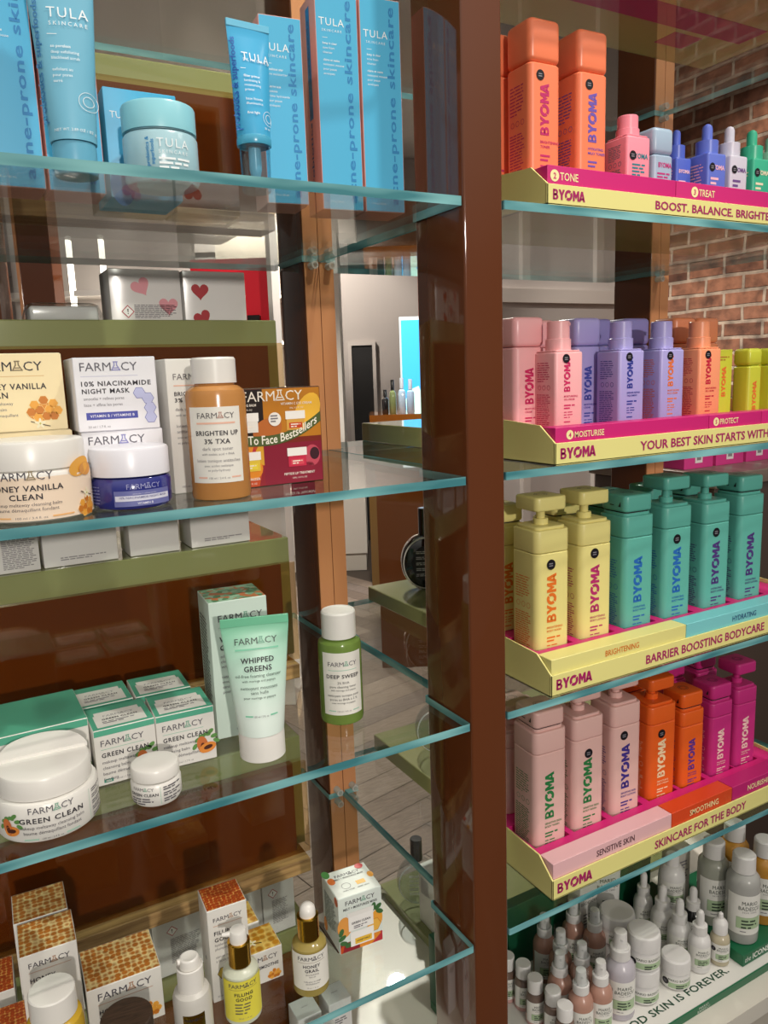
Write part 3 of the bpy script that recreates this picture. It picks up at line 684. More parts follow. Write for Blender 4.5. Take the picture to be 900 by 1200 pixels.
carton('balm_box', 'cream honey vanilla balm box on the shelf, under its twin and behind the white jar', 'box', (-.447, .158, L2), 0, .093, .09, .0745, CRSIDE, CREAM, CRSIDE, 'cream honey vanilla balm boxes', honey_art)
carton('balm_box', 'cream honey vanilla balm box stacked on top of its twin at the far left', 'box', (-.451, .157, L2 + .0746), radians(1), .093, .09, .0745, CRSIDE, CREAM, CRSIDE, 'cream honey vanilla balm boxes', honey_art)
def nia_art(f, l, t):
    f.farm(-.006, .0585, .054, M('#55535E'), LAV); f.rect(-.033, .053, .021, .0538, M('#C9C8DA'))
    f.text('10% NIACINAMIDE', 0, .044, .0047, INK, .02, 'C', 1.15, width=.066); f.text('NIGHT MASK', -.033, .0368, .0047, INK, .02, 'L', 1.15, width=.045)
    f.text('smooths + refines pores', -.032, .0305, .0030, GREY, 0, 'L', width=.038); f.text('lisse + affine les pores', -.032, .0245, .0030, GREY, 0, 'L', width=.036)
    f.rect(-.031, .0115, .018, .0185, M('#4248A0')); f.text('VITAMIN B / VITAMINE B', -.0065, .0138, .0026, M('#EDEDF4'), .01, 'C', 1.1, width=.042, lift=.0006)
    f.text('50 ml / 1.7 fl. oz', -.030, .0035, .0023, GREY, 0, 'L')
    for u, v in ((.021, .036), (.029, .0305), (.0305, .021), (.0305, .0115)): f.hexa(u, v, .0056, M('#B9BCE0'), M('#6A6EB0'))
NSIDE = M('#D6D5DC', .5); NFRONT = M('#E4E3E8', .5)
carton('night_mask_box', 'lilac and white night mask box under its twin, behind the navy jar', 'box', (-.354, .125, L2), radians(-3), .078, .072, .0715, NSIDE, NFRONT, NFRONT, 'white and lilac night mask boxes', nia_art)
carton('night_mask_box', 'white and lilac night mask box stacked on its twin, purple honeycomb print visible', 'box', (-.357, .124, L2 + .0716), radians(-1), .078, .072, .0715, NSIDE, NFRONT, NFRONT, 'white and lilac night mask boxes', nia_art)
def brightbox(f, l, t):
    f.farm(0, .119, .042, M('#6E6A6C')); f.rect(-.021, .1125, .021, .1136, PEACH)
    f.text('BRIGHTEN UP', -.021, .1025, .0042, INK, .02, 'L', 1.1, width=.04); f.text('3% TXA', -.021, .096, .0042, INK, .02, 'L', 1.1, width=.026)
    for i, s in enumerate(('dark spot toner', 'with azelaic acid + PHA', '', 'lotion tonique', 'antitaches', 'avec acides azélaïque', 'et poly-hydroxy')): f.text(s, -.021, .087 - i * .0058, .0034 if i in (0, 3, 4) else .0026, GREY, 0, 'L')
    f.ell(.008, .022, .007, .006, M('#D0601E')); f.ell(.014, .030, .006, .0035, M('#2F4A24'), .0004, .6); f.text('100 ml / 3.4 fl. oz', -.020, .006, .0024, GREY, 0, 'L')
    t.rect(-.02, -.02, .02, .02, M('#E0B79A', .5))
carton('toner_box', 'tall white toner box with a peach stripe behind the amber toner bottle', 'box', (-.279, .130, L2), radians(3), .056, .056, .1405, PAPER, None, None, None, brightbox)
def best(f, l, t):
    W2, H2 = .1168 / 2, .107
    f.rect(-W2 + .001, .052, -.012, H2 - .001, M('#1E120E', .4)); f.rect(-.012, .052, W2 - .001, H2 - .001, M('#BC781E', .4))
    f.rect(-W2 + .001, .001, -.014, .046, FRUITPRINT); f.rect(-.014, .001, W2 - .001, .046, M('#861830', .4))
    f.ell(.041, .078, .0145, .024, M('#F0B83A'), .0003, -.5); f.ell(-.008, .062, .018, .012, M('#B8662A'), .0003, .3); f.ell(.045, .03, .010, .012, M('#C0485A'), .0003); f.ell(.048, .032, .006, .007, M('#3A1420'), .0004); f.ell(-.03, .02, .014, .012, M('#E0881E'), .0003); f.ell(.03, .013, .018, .008, M('#8A1230'), .0003, .4)
    n = 18; top = []; bot = []
    for i in range(n + 1):
        u = -W2 + .001 + (2 * W2 - .002) * i / n; v = .047 + .000 * u + 5.2 * max(u + .01, 0) ** 2 + 1.2 * min(u + .01, 0) ** 2; top.append((u, v + .0085)); bot.append((u, v - .0025))
    for i in range(n): f.poly([bot[i], bot[i + 1], top[i + 1], top[i]], M('#4C5A2A', .5), .0005)
    s = 'Skin To Face Bestsellers'; x = -W2 + .006
    vs, fs, x0, x1 = glyphs(s, .012); k = (2 * W2 - .012) / (x1 - x0); P = []
    for a, b in vs:
        u = -W2 + .006 + (a - x0) * k; v = .047 + (5.2 if u > -.01 else 1.2) * (u + .01) ** 2; P.append(f.f(u, v + b * k * 1.25 - .0005, .0007))
    f.mb.add(P, fs, M('#F2ECDC', .5))
    f.farm(.0, .093, .072, M('#F2EADC'), None, .0012)
    for u, v, s1, s2 in ((.028, .088, 'VITAMIN C EYE CREAM', '5ML / 0.2 FL OZ'), (-.033, .088, 'CLEANSING BALM', '12G / 0.4 FL OZ'), (.028, .010, 'PEPTIDE LIP TREATMENT', '10ML / 0.3 FL OZ'), (-.033, .008, 'MOISTURIZER', '10ML / 0.3 FL OZ')):
        f.text(s1, u, v, .0027, M('#F0E6DA'), .012, 'C', width=.038 if len(s1) > 16 else .026, lift=.0006); f.text(s2, u, v - .0045, .0018, M('#F0E6DA'), lift=.0006)
    for u, v, bc, lc in ((.026, .060, '#D8A24A', '#C8401E'), (.026, .019, '#C82A48', '#D84A5A'), (-.030, .060, '#E8E4DC', '#E8E4DC'), (-.030, .018, '#E0C040', '#E8D040')):
        f.rect(u - .011, v, u + .011, v + .013, M(bc, .4), .0006); f.rect(u - .012, v + .012, u + .012, v + .021, M('#F0ECE6', .4), .0007); f.rect(u - .008, v + .002, u + .008, v + .008, M(lc, .4), .0007); f.micro(u - .006, v + .0055, .012, 2, .0025, M('#F4E8D8'), lift=.0008)
    f.ell(.001, .073, .0075, .0075, M('#EDE8E0'), .0008); f.micro(-.004, .076, .010, 3, .003, GREY, lift=.001)
carton('gift_set_box', 'colourful bestsellers gift set box with fruit pictures, right of the amber bottle', 'box', (-.196, .112, L2), radians(3), .1168, .045, .107, M('#3A2216', .4), M('#7A2418', .4), M('#4C3A1E', .4), None, best)

def honeyjar_art(p):
    p.farm(-.004, .0385, .047, M('#4A4650'), M('#8A7A5A')); p.text('HONEY VANILLA', -.004, .0290, .0050, INK, .02, 'C', 1.1, width=.063); p.text('CLEAN', -.004, .0215, .0050, INK, .02, 'C', 1.15, width=.027)
    p.text('makeup meltaway cleansing balm', -.004, .0160, .0030, M('#57525A'), 0, 'C', width=.058); p.text('baume démaquillant fondant', -.004, .0115, .0030, M('#57525A'), 0, 'C', width=.052)
    p.rect(-.034, .0052, -.018, .0066, M('#F0B878')); p.rect(.016, .0052, .036, .0066, M('#F0B878')); p.text('100 ml / 3.4 fl. oz', -.001, .0048, .002, GREY, 0, 'C', width=.026)
    p.honey(.053, .009, .013); p.vanilla(.054, .021, .006); p.ell(.048, .046, .014, .008, M('#E8A840'), .0004, .3); p.ell(.056, .043, .010, .006, M('#D8923A'), .0005); p.honey(-.058, .008, .012)
    for i in range(9): p.rect(.078, .010 + i * .0042, .09, .0118 + i * .0042, M('#8A7A70'))
c, r, h = cyl_at(46, 614, 124, 514, L2)
jar('balm_jar', 'large white honey vanilla balm jar at the front left of the second shelf', 'jar', c, r, h, face_cam(c, -5), CAPWHITE, CAPWHITE, h * .36, r * .93, honeyjar_art, L2, None, .007, M('#F2DCC4', .5), (.003, h * .57), .11)
def navy_art(p):
    p.rect(-.022, .0045, .034, .019, M('#6A6EA8', .4)); p.rect(-.021, .0095, .033, .0145, M('#D8D8E8', .4), .0003)
    p.farm(.006, .0205, .032, M('#9A9CC8')); p.text('10% NIACINAMIDE NIGHT MASK', .006, .0118, .0020, M('#5A5C90'), .01, 'C', width=.046, lift=.0006); p.text('smooths + refines pores', .006, .0155, .0016, M('#C0C0D8'), lift=.0006); p.text('VITAMIN B', .006, .0060, .0022, M('#E8E8F4'), .01, lift=.0006)
    for i in range(6): p.micro(-.052, .022 - i * .003, .024, 1, .002, M('#7A7EB4'), seed=i)
c, r, h = cyl_at(157, 599, 90, 522, L2)
jar('night_mask_jar', 'navy blue jar with a white lid in front of the lilac boxes', 'jar', c, r, h, face_cam(c, 8), M('#2A2F7E', .12, coat=.6), M('#E3E2EA', .3), h * .47, r * .985, navy_art, L2)
def amber_art(p):
    p.farm(.002, .068, .037, M('#5A5558'), M('#B08070')); p.rect(-.018, .0625, .021, .0642, PEACH)
    p.text('BRIGHTEN UP', .002, .0515, .0047, INK, .02, 'C', 1.1, width=.043); p.text('3% TXA', .002, .0435, .0047, INK, .02, 'C', 1.1, width=.025)
    for i, s in enumerate(('dark spot toner', 'with azelaic acid + PHA', 'lotion tonique antitaches', 'avec acides azélaïque', 'et poly-hydroxy')): p.text(s, .002, (.037, .0322, .0255, .0208, .0165)[i], (.0034, .0024, .0032, .0024, .0024)[i], GREY, 0, 'C')
    p.rect(-.020, .0095, -.010, .011, PEACH); p.rect(.014, .0095, .024, .011, PEACH); p.text('100 ml / 3.4 fl. oz', .002, .0088, .0021, GREY, 0, 'C', width=.020)
c, r, h = cyl_at(261, 587, 68, 419, L2)
AMB = tint_glass('amber_plastic', '#CF9252', .78)
def amber_bottle():
    t = bottle('toner_bottle', 'amber orange toner bottle with a white cap in front of the tall white box', 'bottle', c, r, h, face_cam(c, -6), AMB, .027, r * .74, CAPWHITE, lambda p: amber_art(Print(p.mb, lambda u, v, l: p.f(u, v + .013, l))), (.018, .092, .0275, LABEL), L2, None, shoulder=.010)
amber_bottle()

# white boxes standing on the risers (backs towards us)
def back_art(w, h, hearts=(), warn=None, fine=True, seed=0):
    def art(f, l, t):
        for u, v, r, rot, col in hearts: f.heart(u, v, r, M(col, .4), rot)
        if warn: f.warning(*warn)
        if fine: f.micro(-w / 2 + w * .32, .018, w * .6, 9, .0019, M('#8A8688', .6), seed=seed, fill=.55)
    return art
SHINY = M('#DEDBD8', .15, coat=.4)
z = L2 + .1945
carton('gift_box', 'white box with two pale pink hearts and a warning diamond on the second riser', 'box', (-.271, .335, z), 0, .088, .06, .062, SHINY, None, None, 'white heart gift boxes', back_art(.088, .06, ((-.006, .041, .012, .5, '#D98F98'), (.027, .018, .012, 0, '#D98F98')), (-.024, .0105, .008), True, 1))
carton('gift_box', 'white box with two dark red hearts, right of the pink-hearted box', 'box', (-.182, .335, z), 0, .083, .06, .062, SHINY, None, None, 'white heart gift boxes', back_art(.083, .06, ((-.02, .037, .0115, 0, '#A52028'), (-.019, .003, .0115, .4, '#A52028')), None, False))
def wrapped():
    t = thing('wrapped_pack', 'low clear plastic-wrapped white pack left of the heart boxes', 'box', (-.368, .335, z))
    m = MB(); m.rbox(0, 0, 0, .078, .05, .017, .004, .003, M('#D4D1CE', .2, coat=.5), 4); m.build('inner_box', t)
    m = MB(); m.loft([[(x, y, zz) for x, y in rrect(w_, d_, .008, 4)] for w_, d_, zz in ((.09, .06, 0), (.088, .058, .008), (.08, .052, .019), (.07, .044, .021))], CLEAR); m.build('clear_wrap', t)
wrapped()
z = L3 + .1945
for x, w, lab, wn, s in ((-.492, .13, 'white box with a warning diamond at the far left of the third riser', (-.002, .052, .011), 2), (-.379, .088, 'blank white box second from the left on the riser above the balm boxes', None, 3),
                         (-.288, .064, 'white box left of the tall one on the riser above the balm boxes', None, 4), (-.199, .082, 'white box at the right end of the riser, under the bestsellers box', None, 5)):
    def a(f, l, t, w=w, wn=wn, s=s):
        if wn: f.warning(.012, .046, .009); f.micro(.024, .06, .038, 26, .0022, M('#8A8688', .6), seed=s)
        elif s != 4: f.micro(-w * .28, .010, w * .7, 2, .0026, M('#8A8688', .6), seed=s)
    carton('carton_box', lab, 'box', (x, .330, z), 0, w, .06, .088, SHINY, None, None, 'white boxes on the riser above the balm boxes', a)
z = DECK + .1945
for x, w, lab, s in ((-.40, .09, 'white box leftmost of those seen under the oak rail', 6), (-.297, .085, 'white box between two others under the oak rail, left of the tall honeycomb carton', 8), (-.215, .072, 'white box with a warning diamond behind the tall honeycomb carton', 7), (-.152, .050, 'white box at the right end of the row under the oak rail', 9)):
    def a(f, l, t, w=w, s=s): f.warning(-w * .18, .068, .008); f.micro(-w * .22, .055, w * .5, 18, .0022, M('#8A8688', .6), seed=s)
    carton('carton_box', lab, 'box', (x, .325, z), 0, w, .06, .088, SHINY, None, None, 'white boxes under the oak rail', a)

# ---------------------------------------------------------------- left bay, third shelf: green and white
GREEN = M('#4FA588', .5); MINTINK = M('#9FC8B4', .5)
def gc_art(w, h, d, big=False):
    k = h / .062
    def art(f, l, t):
        t.rect(-w / 2 + .0006, -d / 2 + .0006, w / 2 - .0006, d / 2 - .0006, GREEN, .00015)
        f.rect(-w / 2 + .0006, h - .007 * k, w / 2 - .0006, h - .0008, GREEN, .0002)
        if not big:
            t.rect(-w * .41, -d * .42, w * .40, d * .10, PAPER, .0003); t.rect(-w * .38, d * .10, w * .36, d * .24, PAPER, .0003)
            t.farm(0, d * .0, w * .5, M('#8A8A8E')); t.text('GREEN CLEAN', 0, -d * .14, .0042, INK, .02, 'C', 1.15, width=w * .58, lift=.0005); t.micro(-w * .3, -d * .23, w * .6, 2, .0036, GREY, seed=3, lift=.0005)
        else: t.micro(-w * .35, -d * .1, w * .6, 0, .004, GREY)
        v = h * .70
        f.farm(-w * .05, v, w * .70, M('#5A5760'), M('#7FB09A')); f.rect(-w * .40, v - .004 * k, w * .30, v - .0034 * k, MINTINK)
        f.text('GREEN CLEAN', -w * .02, v - .0125 * k, .0050 * k, INK, .02, 'C', 1.15, width=w * .76)
        for i, s in enumerate(('makeup meltaway', 'cleansing balm', 'baume démaquillant', 'fondant')): f.text(s, -w * .40, v - (.0195 + i * .0063) * k, .0035 * k, M('#57545C'), 0, 'L')
        f.rect(-w * .40, .003 * k, -w * .25, .0065 * k, M('#3E8F7A')); f.text('MINI', -w * .325, .0038 * k, .0020 * k, PAPER, .01, 'C', lift=.0006); f.text('50 ml / 1.7 fl. oz', -w * .2, .0038 * k, .0020 * k, GREY, 0, 'L')
        f.papaya(w * .30, h * .24, .012 * k)
    return art
GCB = M('#DEDBD5', .45)
carton('balm_box', 'large green-topped white balm box at the far left, behind the big white jar', 'box', (-.466, .148, L3), radians(1), .100, .092, .074, GCB, None, GREEN, None, gc_art(.1, .074, .092, True))
for x, y, yaw, lab in ((-.3815, .122, 0, 'small green and white balm box in the front row, next to the large one'), (-.3165, .119, -3, 'small green and white balm box in the front row, right end, papaya picture clear'),
                       (-.3895, .190, 0, 'small green and white balm box in the back row, next to the large one'), (-.323, .187, -2, 'small green and white balm box in the back row, right end')):
    carton('mini_balm_box', lab, 'box', (x, y, L3), radians(yaw), .063, .062, .062, GCB, None, GREEN, 'small green and white balm boxes', gc_art(.063, .062, .062))
def bigjar_art(p):
    p.farm(.002, .031, .040, M('#5A5760'), M('#7FB09A')); p.text('GREEN CLEAN', .002, .0218, .0050, INK, .02, 'C', 1.15, width=.058)
    p.text('makeup meltaway cleansing balm', .002, .0160, .0032, M('#57525A'), 0, 'C', width=.059); p.text('baume démaquillant fondant', .002, .0108, .0032, M('#57525A'), 0, 'C', width=.052)
    p.rect(-.024, .0052, -.011, .0064, MINTINK); p.rect(.013, .0052, .026, .0064, MINTINK); p.text('100 ml / 3.4 fl. oz', .001, .0048, .0020, GREY, 0, 'C', width=.018)
    p.papaya(-.038, .014, .010)
    p.rect(.040, .006, .0404, .036, MINTINK)
    for i in range(5): p.micro(.044, .033 - i * .0062, .02, 2, .0022, M('#6A676C'), seed=i)
c, r, h = cyl_at(62, 987, 113, 868, L3)
def bigjar():
    hh = .062
    t = jar('balm_jar', 'large white green clean balm jar with a scooped white lid, front left', 'jar', c, r, hh, face_cam(c, 0), CAPWHITE, CAPWHITE, .022, r * .90, bigjar_art, L3)
    lid = [o for o in t.children if o.name.startswith('lid')][0]
    m = MB(); rl = r * .895; pts = [(rl * cos(a), rl * sin(a)) for a in [radians(12) + (pi - radians(24)) * i / 24 for i in range(25)]]
    n = len(pts); zb = hh - .0005; zt = hh + .009
    v = [(x, y, zb) for x, y in pts] + [(x, y, zb + .003 + (zt - zb - .003) * min(1, max(0, (y - rl * .15) / (rl * .6)))) for x, y in pts]
    m.add(v, [tuple(range(n))[::-1], tuple(range(n, 2 * n))] + [(i, (i + 1) % n, n + (i + 1) % n, n + i) for i in range(n)], CAPWHITE)
    m.build('raised_half', lid)
bigjar()
def smalljar_art(p):
    p.farm(-.014, .0195, .022, M('#6A676C'), M('#7FB09A')); p.text('GREEN CLEAN', -.014, .0140, .0030, INK, .02, 'C', 1.1, width=.030); p.micro(-.028, .0105, .028, 3, .0026, M('#6A676C'), seed=8)
    p.rect(.003, .005, .0034, .023, MINTINK)
    for i in range(3): p.micro(.006, .021 - i * .0060, .024, 2, .0024, M('#57545C'), seed=20 + i)
c, r, h = cyl_at(186, 948, 57, 884, L3)
jar('mini_balm_jar', 'small white balm jar in front of the small green and white boxes', 'jar', c, r, .0395, face_cam(c, 0), CAPWHITE, CAPWHITE, .0135, r * .96, smalljar_art, L3)
MINTBOX = M('#CFE0D6', .5)
def wg_art(f, l, t):
    f.farm(.002, .142, .052, M('#4A4A50'), M('#7FB09A')); f.rect(-.024, .1345, .028, .1355, MINTINK)
    f.text('WHIPPED', -.024, .118, .0062, INK, .02, 'L', 1.1); f.text('GREENS', -.024, .108, .0062, INK, .02, 'L', 1.1)
    for i, s in enumerate(('oil-free foaming', 'cleanser', 'with moringa', '', 'nettoyant', 'moussant', 'sans huile', 'pour moringa et papaye')): f.text(s, -.024, .099 - i * .0062, .0036, GREY, 0, 'L')
    f.text('150 ml / 5 fl. oz', .0, .008, .0026, GREY); l.micro(-.024, .14, .042, 26, .0042, M('#4A5A52'), seed=6)
carton('cleanser_box', 'tall pale mint box with a leafy patterned top, behind the green tube', 'box', (-.236, .155, L3), radians(-5), .068, .062, .166, MINTBOX, None, LEAFPRINT, None, wg_art)
def wgt_art(p):
    p.farm(.0, .131, .046, M('#3A4A44'), M('#6FA890')); p.rect(-.023, .1245, .024, .1262, M('#79C7A6'))
    p.text('WHIPPED', .0, .111, .0058, INK, .02, 'C', 1.1, width=.036); p.text('GREENS', .0, .102, .0058, INK, .02, 'C', 1.1, width=.030)
    for i, s in enumerate(('oil-free foaming cleanser', 'with moringa and papaya', '', 'nettoyant moussant', 'sans huile', 'pour moringa et papaye')): p.text(s, .0, (.0955, .0905, 0, .0825, .0775, .0725)[i], (.0036, .0026, .003, .0036, .0036, .0026)[i], M('#4A5A54'), 0, 'C')
    p.rect(-.017, .053, -.009, .0545, M('#79C7A6')); p.rect(.010, .053, .018, .0545, M('#79C7A6')); p.text('150 ml / 5 fl. oz', .0, .0525, .0022, GREY, 0, 'C', width=.016)
def mint_gradient():     # the printed tube fades from mint at the crimp to near white at the cap
    m, nt, N, K, b = nodes('mint_fade_print')
    tc = N.new('ShaderNodeTexCoord'); sp = N.new('ShaderNodeSeparateXYZ'); mr = N.new('ShaderNodeMapRange'); mr.inputs[1].default_value = .05; mr.inputs[2].default_value = .155
    r = N.new('ShaderNodeValToRGB'); r.color_ramp.elements[0].color = rgb('#DDEBE3'); r.color_ramp.elements[1].color = rgb('#7CC9A4'); e = r.color_ramp.elements.new(.6); e.color = rgb('#B9DFCC')
    K.new(tc.outputs['Object'], sp.inputs[0]); K.new(sp.outputs['Z'], mr.inputs[0]); K.new(mr.outputs[0], r.inputs[0]); K.new(r.outputs[0], b.inputs['Base Color']); b.inputs['Roughness'].default_value = .35
    return m
c, r, h = cyl_at(309, 895, 53, 720, L3)
squeeze_tube('cleanser_tube', 'mint green squeeze tube standing on its white cap', 'tube', (c.x, c.y, L3), face_cam(c, 3), .074, .0255, .160, .030, .0255, mint_gradient(), CAPWHITE, wgt_art, .009, crimpm=M('#74C49E', .35))
def deep_art(p):
    p.farm(.0, .0635, .036, M('#5A5760'), M('#7FB09A')); p.rect(-.018, .0580, .018, .0588, MINTINK)
    p.text('DEEP SWEEP', .0, .0485, .0046, INK, .02, 'C', 1.1, width=.041)
    for i, s in enumerate(('2% BHA', 'pore cleaning toner', 'with moringa and papaya', '', 'nettoyant tonique pour', 'pores au BHA à 2 %', 'avec moringa et papaye')): p.text(s, .0, (.0415, .0365, .0325, 0, .0255, .0205, .0165)[i], (.0030, .0030, .0022, .003, .0030, .0030, .0022)[i], M('#4A4A4E'), 0, 'C')
    p.rect(-.019, .0065, -.010, .0078, MINTINK); p.rect(.011, .0065, .020, .0078, MINTINK); p.text('120 ml / 4 fl. oz', .0, .006, .002, GREY, 0, 'C', width=.017)
c, r, h = cyl_at(402, 851, 50, 714, L3)
OLV = tint_glass('green_plastic', '#7E9A4A', .72)
bottle('toner_bottle', "green toner bottle with a white cap, alone at the third shelf's right end", 'bottle', c, r, h, face_cam(c, 6), OLV, .034, r * .79, CAPWHITE, lambda p: deep_art(Print(p.mb, lambda u, v, l: p.f(u, v + .012, l))), (.014, .092, .026, LABEL), L3, None, shoulder=.007)

# ---------------------------------------------------------------- left bay, fourth shelf: honey
def comb_art(w, h, names, k=1.0, hexes=False, right=False):
    def art(f, l, t):
        f.farm(.0, h - .016 * k, w * .72, M('#4A4650'), M('#B08A70')); f.rect(-w * .37, h - .0215 * k, w * .37, h - .0208 * k, M('#C9A08A'))
        for i, s in enumerate(names): f.text(s, -w * .36, h - (.033 + i * .0085) * k, .0050 * k, INK, .02, 'L', 1.1)
        v = h - (.033 + len(names) * .0085) * k + .003
        if hexes:
            for i, s in enumerate(('hyaluronic acid', 'plumping serum', '', 'sérum repulpant', "à l'acide hyaluronique")): f.text(s, -w * .36, v - i * .0052, .0032, GREY, 0, 'L', width=w * .7 if i == 4 else None)
            for u, vv in ((-.008, .036), (.0045, .030), (.004, .019)): f.hexa(u, vv, .0078, M('#CDB04A'), M('#5A4A22'))
            l.ell(.0, .045, .0025, .0025, GREY); f.text('30 ml / 1 fl. oz', -w * .2, .006, .0022, GREY)
        else:
            f.honey(w * .30, h * .22, w * .17)
    return art
H1h = .125
carton('mask_box', 'tall white carton with a golden honeycomb top, behind the yellow bottle', 'box', (-.477, .137, L4), radians(-2), .057, .058, H1h, PAPER, None, COMB, 'golden honeycomb cartons', comb_art(.057, H1h, ('HONEY', 'MASK')))
carton('mask_box', 'tall white carton with a golden honeycomb top, the rear one against the panel', 'box', (-.478, .197, L4), radians(-2), .057, .057, H1h, PAPER, None, COMB, 'golden honeycomb cartons', comb_art(.057, H1h, ('HONEY', 'MASK')))
carton('mask_box', 'wide white carton with a golden honeycomb top, behind the dark wooden lid', 'box', (-.4055, .133, L4), radians(-2), .080, .070, .064, PAPER, None, COMB, 'golden honeycomb cartons', comb_art(.080, .064, ('HONEY', 'POTION PLUS')))
carton('serum_box', 'small carton with an amber honeycomb top at the far left edge, rear one', 'box', (-.538, .205, L4), radians(-2), .05, .06, .045, PAPER, None, COMB_RED, 'small amber honeycomb cartons at the left edge', None)
carton('serum_box', 'small carton with an amber honeycomb top at the far left edge, front one', 'box', (-.535, .128, L4), radians(-2), .062, .06, .04, PAPER, None, COMB_RED, 'small amber honeycomb cartons at the left edge', None)
carton('serum_box', 'tall slim white carton with an amber honeycomb top, left of the gold-necked droppers', 'box', (-.2893, .104, L4), radians(-3), .0465, .045, .119, PAPER, None, COMB_RED, None, comb_art(.0465, .119, ('FILLING', 'GOOD'), 1, True))
def smoothie(f, l, t):
    f.farm(.0, .030, .040, M('#4A4650'), M('#B08A70')); f.text('HONEY SMOOTHIE', .0, .020, .0042, INK, .02, 'C', 1.05, width=.042); f.honey(.015, .008, .009)
    t.rect(-.025, -.02, .025, .02, COMB_HONEY, .0002); t.vanilla(-.006, -.004, .008)
carton('smoothie_box', 'small honey-coloured carton behind the gold-necked serum bottle', 'box', (-.253, .104, L4), radians(-2), .053, .045, .043, PAPER, None, COMB_HONEY, 'small honey cartons', smoothie)
carton('smoothie_box', 'small honey-coloured carton, the rear one with a vanilla flower on top', 'box', (-.262, .158, L4), radians(-2), .053, .045, .043, PAPER, None, COMB_HONEY, 'small honey cartons', smoothie)
MELT = M('#DDE6E0', .5)
def melt_art(f, l, t):
    f.farm(.0, .065, .040, M('#4A4650'), M('#7FB09A')); f.text('MELT + MOISTURIZE MINIS', .0, .0585, .0032, INK, .015, 'C', 1.05, width=.046)
    f.rect(-.029, .0008, .029, .014, FRUITPRINT); f.ell(-.022, .036, .010, .014, M('#E09A4A'), .0003); f.ell(.022, .034, .008, .012, M('#E8A23A'), .0003); f.hexa(.018, .026, .009, M('#E8B24A'), M('#C8822A'), .0004)
    for u, v, r in ((-.026, .022, .5), (-.024, .014, -.4), (-.027, .03, 1.2), (.024, .05, .6), (.026, .043, -.5), (.018, .052, 1.4), (-.017, .010, .3)): f.ell(u, v, .0058, .0032, M('#3E6A3A'), .0005, r, 10)
    f.rect(-.017, .028, .017, .050, M('#EDEBE8', .4), .0006); f.rect(-.018, .048, .018, .054, M('#E6E4E0', .4), .0007); f.farm(.0, .043, .022, GREY); f.text('GREEN CLEAN', .0, .037, .0030, INK, .015, 'C', width=.026, lift=.0009); f.micro(-.010, .033, .02, 2, .0024, GREY, lift=.0009)
    f.rect(-.015, .006, .017, .026, M('#F0EEEA', .4), .0006); f.rect(-.009, .008, .014, .016, M('#E8BA3A', .4), .0008); f.text('HONEY HALO', .0025, .011, .0024, INK, .012, 'C', width=.018, lift=.001)
    t.farm(.0, .012, .034, M('#4A4650')); t.text('MELT + MOISTURIZE MINIS', .0, .007, .0024, INK, .012, 'C', width=.040, lift=.0005); t.ell(.020, .022, .0055, .0055, M('#D8484A'), .0006); t.ell(.027, .0, .004, .006, M('#E8A23A')); t.ell(-.026, .024, .005, .008, M('#4E8A4A')); t.ell(-.024, .008, .005, .007, M('#E07A3A'))
    t.ring(-.010, -.008, .006, .0005, GREY); t.rect(.004, -.012, .016, -.004, M('#E8B03A'))
    for v, u in ((-.018, .010), (-.018, -.010)): t.text('GREEN CLEAN' if u < 0 else 'HONEY HALO', u, v, .0018, INK, .01, lift=.0005)
    l.micro(-.020, .060, .040, 14, .0032, M('#6A7A70'), seed=9); l.ell(-.02, .012, .006, .010, M('#E08A3A')); l.ell(.022, .07, .006, .006, M('#E0703A'))
carton('gift_set_box', 'square white minis gift box with fruit and leaf print, right of the gold droppers', 'box', (-.122, .1005, L4), radians(-4), .0595, .056, .077, MELT, None, M('#E4E8E2', .5), None, melt_art)

def yellow_bottle():
    ctr = on_z(60, 1158, L4 + .12); t = thing('toner_bottle', 'yellow bottle with a slanted white cap at the bottom left corner', 'bottle', (ctr.x, ctr.y, L4), face_cam(ctr))
    m = MB(); m.lathe([(.026, 0), (.0275, .003), (.0275, .080), (.026, .088), (.022, .092), (.019, .093)], tint_glass('honey_yellow', '#D9B23A', .8), 40); m.build('body', t)
    m = MB(); Print(m, f_cyl(.0275)).rect(-.025, .012, .025, .064, LABEL, .0003, 20); Print(m, f_cyl(.0278)).farm(0, .05, .034, INK); m.build('paper_label', t)
    m = MB(); m.lathe([(.0225, .0935), (.0225, .118), (.0215, .1195), (.019, .12)], CAPWHITE, 40); m.build('cap', t)
yellow_bottle()
def dark_jar():
    ctr = on_z(148, 1190, L4 + .055); t = thing('mask_jar', 'jar with a round dark wooden lid in front of the wide honeycomb carton', 'jar', (ctr.x, ctr.y, L4), face_cam(ctr))
    m = MB(); m.lathe([(.024, 0), (.026, .003), (.026, .034), (.024, .037), (.023, .038)], M('#1E1916', .15), 40); m.build('body', t)
    m = MB(); m.lathe([(.0268, .038), (.0268, .0535), (.0255, .055)], DARKWOOD, 40); m.build('wooden_lid', t)
dark_jar()
